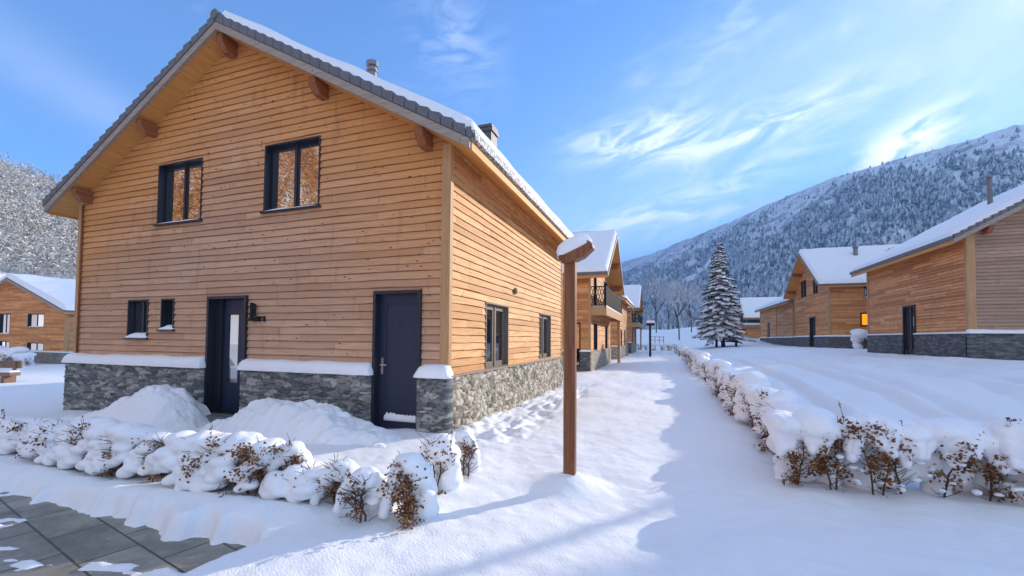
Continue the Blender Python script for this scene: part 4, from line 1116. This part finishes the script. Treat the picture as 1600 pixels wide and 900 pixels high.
# right-hand ridge: azimuth, ridge distance, ridge height, foot distance
AZ = np.array([-16, -9, -5, 4.6, 9.8, 17.3, 22.5, 27, 30.8, 33.5, 36, 44, 60, 80])
RD = np.array([2600, 2400, 2200, 1700, 1450, 1250, 1130, 1050, 1000, 980, 960, 900, 820, 760])
RH = np.array([345, 362, 385, 388, 380, 384, 358, 342, 328, 296, 215, 150, 120, 90])
FD = np.array([700, 620, 560, 420, 380, 340, 320, 310, 300, 300, 300, 300, 300, 300])
def mount(az, t):
    rd = np.interp(az, AZ, RD); rh = np.interp(az, AZ, RH); fd = np.interp(az, AZ, FD)
    d = fd + (rd - fd) * t
    prof = np.where(t < 1, .12 * t + .88 * np.clip(t, 0, 1) ** 1.45, 1 - (t - 1) * .5)
    x, y = pol(az, d)
    n = fbm(x * .006, y * .006, 201, 5) * 60 * sst(0.02, .5, t) * (1 - .88 * sst(.8, 1., t))
    spur = np.abs(fbm(az * .28, t * .6, 211, 3)) * -70 * sst(.1, .6, t) * (1 - sst(.72, 1.0, t))
    rg = fbm(az * 1.1, az * 0, 217, 4) * 4
    return x, y, 2.5 + rh * prof + n + spur + rg * sst(.6, 1, t), d
A, T = np.meshgrid(np.linspace(-16, 80, 420), np.concatenate([np.linspace(-.06, 1, 150), np.linspace(1.02, 1.3, 12)]), indexing='ij')
x, y, z, d = mount(A, T); z = np.where(T < 0, z - 6 * (-T / .06), z)
grid_obj('mountain_slope', np.stack([x, y, z], -1), M['mount'])
A, T = np.meshgrid(np.linspace(-9, 2, 120), np.linspace(0, 1.4, 60), indexing='ij')
x, y = pol(A, 2700 + 500 * T); hh = np.interp(A, [-9, -6.2, -4.9, -3.9, -3.2, -1, 2], [400, 440, 470, 505, 470, 430, 300]) + fbm(A * 2.2, T, 231, 4) * 35
grid_obj('far_peak', np.stack([x, y, hh * np.where(T < 1, T, 2 - T)], -1), M['mount'])

def conifers(P, H_, seed, sides=6):
    """P (n,3), H (n) -> one mesh of two-tier ragged cones"""
    r = np.random.default_rng(seed); n = len(P); tiers = [(.0, .62, .23), (.34, 1.0, .16)]; V = []; Fl = []; off = 0
    for b0, t0, rad in tiers:
        a = np.linspace(0, 2 * np.pi, sides, endpoint=False)[None] + r.uniform(0, 6, (n, 1))
        rr = rad * (1 + .35 * r.standard_normal((n, sides))) * H_[:, None]
        zb = (b0 + .05 * r.standard_normal((n, sides))) * H_[:, None]
        ring = np.stack([np.cos(a) * rr, np.sin(a) * rr, zb], -1) + P[:, None]
        apex = P[:, None] + np.stack([np.zeros((n, 1)), np.zeros((n, 1)), t0 * H_[:, None]], -1)
        v = np.concatenate([ring, apex], 1); V.append(v.reshape(-1, 3))
        base = off + np.arange(n)[:, None] * (sides + 1); k = np.arange(sides)
        Fl.append(np.stack([base + k, base + (k + 1) % sides, np.broadcast_to(base + sides, (n, sides))], -1).reshape(-1, 3)); off += n * (sides + 1)
    return np.concatenate(V), np.concatenate(Fl)
r = np.random.default_rng(11); n = 42000
az = r.uniform(-16, 46, n); t = r.uniform(0, 1, n) ** .8
x, y, z, d = mount(az, t)
dens = 1 - sst(.68, .91, t + .22 * fbm(x * .008, y * .008, 301, 3)) * .97
dens = dens * np.where(fbm(x * .011, y * .011, 311, 3) > .38, .15, 1)
keep = (r.uniform(0, 1, n) < dens); x, y, z, t, d = [q[keep] for q in (x, y, z, t, d)]
hh = r.uniform(10, 18, len(x)) * (1 - .45 * sst(.6, 1, t))
V, Fc = conifers(np.stack([x, y, z - 1], -1), hh, 12)
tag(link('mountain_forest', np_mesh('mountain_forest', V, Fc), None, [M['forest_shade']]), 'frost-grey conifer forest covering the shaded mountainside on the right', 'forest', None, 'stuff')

# left hill, wrapping round behind the camera
LA = np.array([-200, -170, -140, -115, -95, -80, -70, -64, -56, -48, -40]); LH = np.array([150, 165, 165, 150, 125, 102, 88, 80, 60, 40, 22])
def hill(az, t):
    fd, rd = 96., 335.; d = fd + (rd - fd) * t; x, y = pol(az, d); h = np.interp(az, LA, LH)
    prof = np.where(t < .22, t / .22 * .12, .12 + .88 * ((t - .22) / .78)); prof = np.where(t > 1, 1 - (t - 1) * .4, prof)
    z = -1.6 + h * prof + fbm(x * .02, y * .02, 401, 4) * 7 * sst(0.05, .5, t)
    return x, y, z
A, T = np.meshgrid(np.linspace(-200, -40, 260), np.linspace(-.08, 1.3, 80), indexing='ij'); x, y, z = hill(A, T); z = np.where(T < 0, -3.2, z)
grid_obj('hillside', np.stack([x, y, z], -1), M['ground_snow'])
def wood(name, n, a0, a1, seed, mat, label, t0=.22, hs=1.):
    r = np.random.default_rng(seed); az = r.uniform(a0, a1, n); t = t0 + (1.02 - t0) * r.uniform(0, 1, n)
    x, y, z = hill(az, t); K = 84
    con = (r.uniform(0, 1, n) < .5)[:, None]
    Ht = np.where(con[:, 0], r.uniform(7.5, 12, n), r.uniform(5, 8.5, n)) * r.uniform(.8, 1.1, n) * hs
    v = r.uniform(.06, 1, (n, K)) ** np.where(con, 1., .75); a = r.uniform(0, 2 * np.pi, (n, K))
    rad = np.where(con, (1.03 - v) * .20, np.sqrt(np.clip(v * (1.04 - v), 0, 1)) * .46) * np.sqrt(r.uniform(.25, 1, (n, K))) * Ht[:, None]
    C = np.stack([np.cos(a) * rad, np.sin(a) * rad, v * Ht[:, None]], -1) + np.stack([x, y, z], -1)[:, None]
    s_ = np.where(con, .25, .22)[..., None, None]
    tri = C[:, :, None] + r.standard_normal((n, K, 3, 3)) * s_ * hs * np.array([1, 1, .8])
    V = tri.reshape(-1, 3); F = np.arange(len(V)).reshape(-1, 3)
    st = MB()
    o = link(name, np_mesh(name, V, F), None, [M[mat]])
    tag(o, label, 'forest', None, 'stuff')
def clouds(P, Ht, K, rad_, seed, sz):
    r = np.random.default_rng(seed); n = len(P); P = np.array(P, float); Ht = np.array(Ht, float)
    v = r.uniform(.04, 1, (n, K)); a = r.uniform(0, 2 * np.pi, (n, K)); rad = (1.03 - v) * rad_ * np.sqrt(r.uniform(.05, 1, (n, K))) * Ht[:, None]
    C = np.stack([np.cos(a) * rad, np.sin(a) * rad, v * Ht[:, None]], -1) + P[:, None]
    V = (C[:, :, None] + r.standard_normal((n, K, 3, 3)) * sz).reshape(-1, 3); return V, np.arange(len(V)).reshape(-1, 3)
V, Fc = clouds([(23.9, 35.2, 1), (25.2, 36.5, 1), (27.5, 34.5, 1), (24.4, 39, 1), (14.9, 31.4, .6), (16.1, 32.6, .6), (15.1, 34.6, .6), (16.7, 36.2, .6), (15.7, 38.6, .6), (17.6, 39.6, .6)], [13.5, 14.5, 14, 14, 7.2, 7.5, 7.0, 7.8, 7.4, 7.9], 420, .17, 77, .26)  # spruces added, mostly out of view, to cast shade on path and foreground
tag(link('added_shade_trees', np_mesh('added_shade_trees', V, Fc), None, [M['forest_shade']]), 'frosted spruces added as shade casters behind the chalet at the right photo edge', 'wood', None, 'stuff')
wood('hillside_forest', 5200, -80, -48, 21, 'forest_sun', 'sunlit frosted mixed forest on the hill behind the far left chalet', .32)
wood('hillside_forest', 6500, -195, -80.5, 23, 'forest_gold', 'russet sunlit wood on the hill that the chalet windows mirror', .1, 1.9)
HT = 'bare trees on the snowy meadow behind the far left chalet'
for k, (az, d, h, lab) in enumerate(((-68, 122, 12, 'bare tree behind the roof ridge of the far left chalet'), (-64.8, 128, 13, 'bare tree on the meadow close to the corner of the near chalet'), (-66.2, 140, 11, 'bare tree on the meadow between the two other leafless ones'))):
    x, y, z = [float(q[0]) for q in hill(np.array([az]), np.array([(d - 96) / 239]))]
    bare_tree('bare_tree', x, y, z, h, 70 + k, lab, HT, r0=.14)

# ------------------------------------------------------------------ light, sky, air
SUN_AZ, SUN_EL = 34.0, 17.8
sd = Vector((math.sin(R(SUN_AZ)) * math.cos(R(SUN_EL)), math.cos(R(SUN_AZ)) * math.cos(R(SUN_EL)), math.sin(R(SUN_EL))))
l = bpy.data.lights.new('sun', 'SUN'); l.energy = 5.0; l.angle = R(.5); l.color = (1, .88, .72)
lo = bpy.data.objects.new('sun', l); COL.objects.link(lo); lo.rotation_euler = sd.to_track_quat('Z', 'Y').to_euler()
w = bpy.data.worlds.new('World'); sc.world = w; w.use_nodes = True; X.nt = w.node_tree; w.node_tree.nodes.clear()
sky = node('ShaderNodeTexSky', sky_type='NISHITA'); sky.sun_disc = False; sky.sun_elevation = R(SUN_EL); sky.sun_rotation = R(SUN_AZ)
sky.altitude = 1200; sky.air_density = 1.0; sky.dust_density = .1; sky.ozone_density = 2.2
dv = coord('Generated'); dx, dy, dz = sep(dv)
az = dx.atan2(dy) * 57.2958; el = dz._m('ARCSINE') * 57.2958
up_ = dz.max(0.03) + .12
cx_, cy_ = dx / up_, dy / up_
def gauss(a0, e0, sa, se, rot=0):
    c_, s_ = math.cos(R(rot)), math.sin(R(rot)); a = az - a0; e = el - e0
    u = (a * c_ + e * s_) * (1 / sa); v = (e * c_ - a * s_) * (1 / se)
    return ((u * u + v * v) * -1.)._m('EXPONENT')
swirl = noise(comb(az * .055 + el * .02, el * .15 - az * .035, 1.7), 1.0, 7, .62, 1.6)
fine = noise(comb(az * .12 + el * .10, el * .42 - az * .11, 5.2), 1.0, 7, .62, 1.2)
puff = noise(comb(az * .21, el * .36 - az * .10, 2.2), 1.0, 8, .6, .5)
cov = gauss(-3, 24.4, 8, 2.2, 4) * 1.0 + gauss(10, 23.2, 11, 1.8, 8) * .8 + gauss(-27, 34.5, 4, 6, 60) * .28 + gauss(4, 17.5, 14, 1.6, 12) * .55 + gauss(0, 14.8, 14, 1.3, 5) * .5 + gauss(8, 33, 12, 3, 30) * .22 + gauss(-5, 12.3, 6, 1.5) * .45
veil = gauss(36, 25, 12, 11, 10) * .4 + gauss(-66, 22, 12, 2.5, -20) * .14 + gauss(16, 28, 24, 8, 14) * .24 + gauss(-10, 14, 30, 5, 0) * .16
f = (cov * fine.sst(.36, .72) * .85 + veil * (swirl * .9 + .35) + gauss(23.2, 19.0, 4.2, 1.7, 26) * puff.sst(.40, .58) * 1.1 + swirl.sst(.56, .85) * .14 * el.sst(4, 30)).min(.96)
rear = (az.abs().sst(72, 120) + el.sst(52, 75)).min(1) * el.sst(2, 12)      # bright cloud deck added out of view, behind and overhead, as fill light
skc = mix(1., X(sky.outputs[0]), (.58, .88, 1.26), 'MULTIPLY')
colr = mix(f.max(0), skc, (7.4, 7.6, 8.0))
colr = mix(rear * swirl.sst(.2, .6) * .8, colr, (4.1, 4.5, 5.2))
bg = node('ShaderNodeBackground'); setin(bg, 'Color', colr); bg.inputs[1].default_value = .15
wo = node('ShaderNodeOutputWorld'); X.nt.links.new(bg.outputs[0], wo.inputs[0])

HAZE = True
if HAZE:
    b = MB(); b.box(-900, 900, -420, 3400, -6, 560); hz = b.build('haze', None) if False else link('haze', b.mesh('haze'))
    m = newmat('haze'); pv = node('ShaderNodeVolumePrincipled'); pv.inputs['Color'].default_value = (.34, .60, 1, 1); pv.inputs['Density'].default_value = .00046; pv.inputs['Anisotropy'].default_value = 0.
    o_ = node('ShaderNodeOutputMaterial'); X.nt.links.new(pv.outputs[0], o_.inputs['Volume']); hz.data.materials.append(m); tag(hz, kind='stuff')

# ------------------------------------------------------------------ camera
cd = bpy.data.cameras.new('camera'); co = bpy.data.objects.new('camera', cd); COL.objects.link(co)
cd.sensor_width = 36; cd.lens = 675 / 1600 * 36; cd.shift_y = 55 / 1600; cd.clip_end = 8000; cd.clip_start = .05
yaw, pit, rol = R(19.4), R(2.0), R(.45)
fwd = Vector((-math.sin(yaw) * math.cos(pit), math.cos(yaw) * math.cos(pit), math.sin(pit))); rt = Vector((math.cos(yaw), math.sin(yaw), 0)); uu = rt.cross(fwd)
r2 = rt * math.cos(rol) + uu * math.sin(rol); u2 = -rt * math.sin(rol) + uu * math.cos(rol)
mw = Matrix((r2, u2, -fwd)).transposed().to_4x4(); mw.translation = (0, 0, 1.55); co.matrix_world = mw
sc.camera = co
sc.view_settings.view_transform = 'Standard'; sc.view_settings.look = 'None'; sc.view_settings.exposure = .86; sc.view_settings.gamma = 1
sc.cycles.use_denoising = True; sc.cycles.max_bounces = 6; sc.cycles.volume_bounces = 0; sc.cycles.use_adaptive_sampling = True
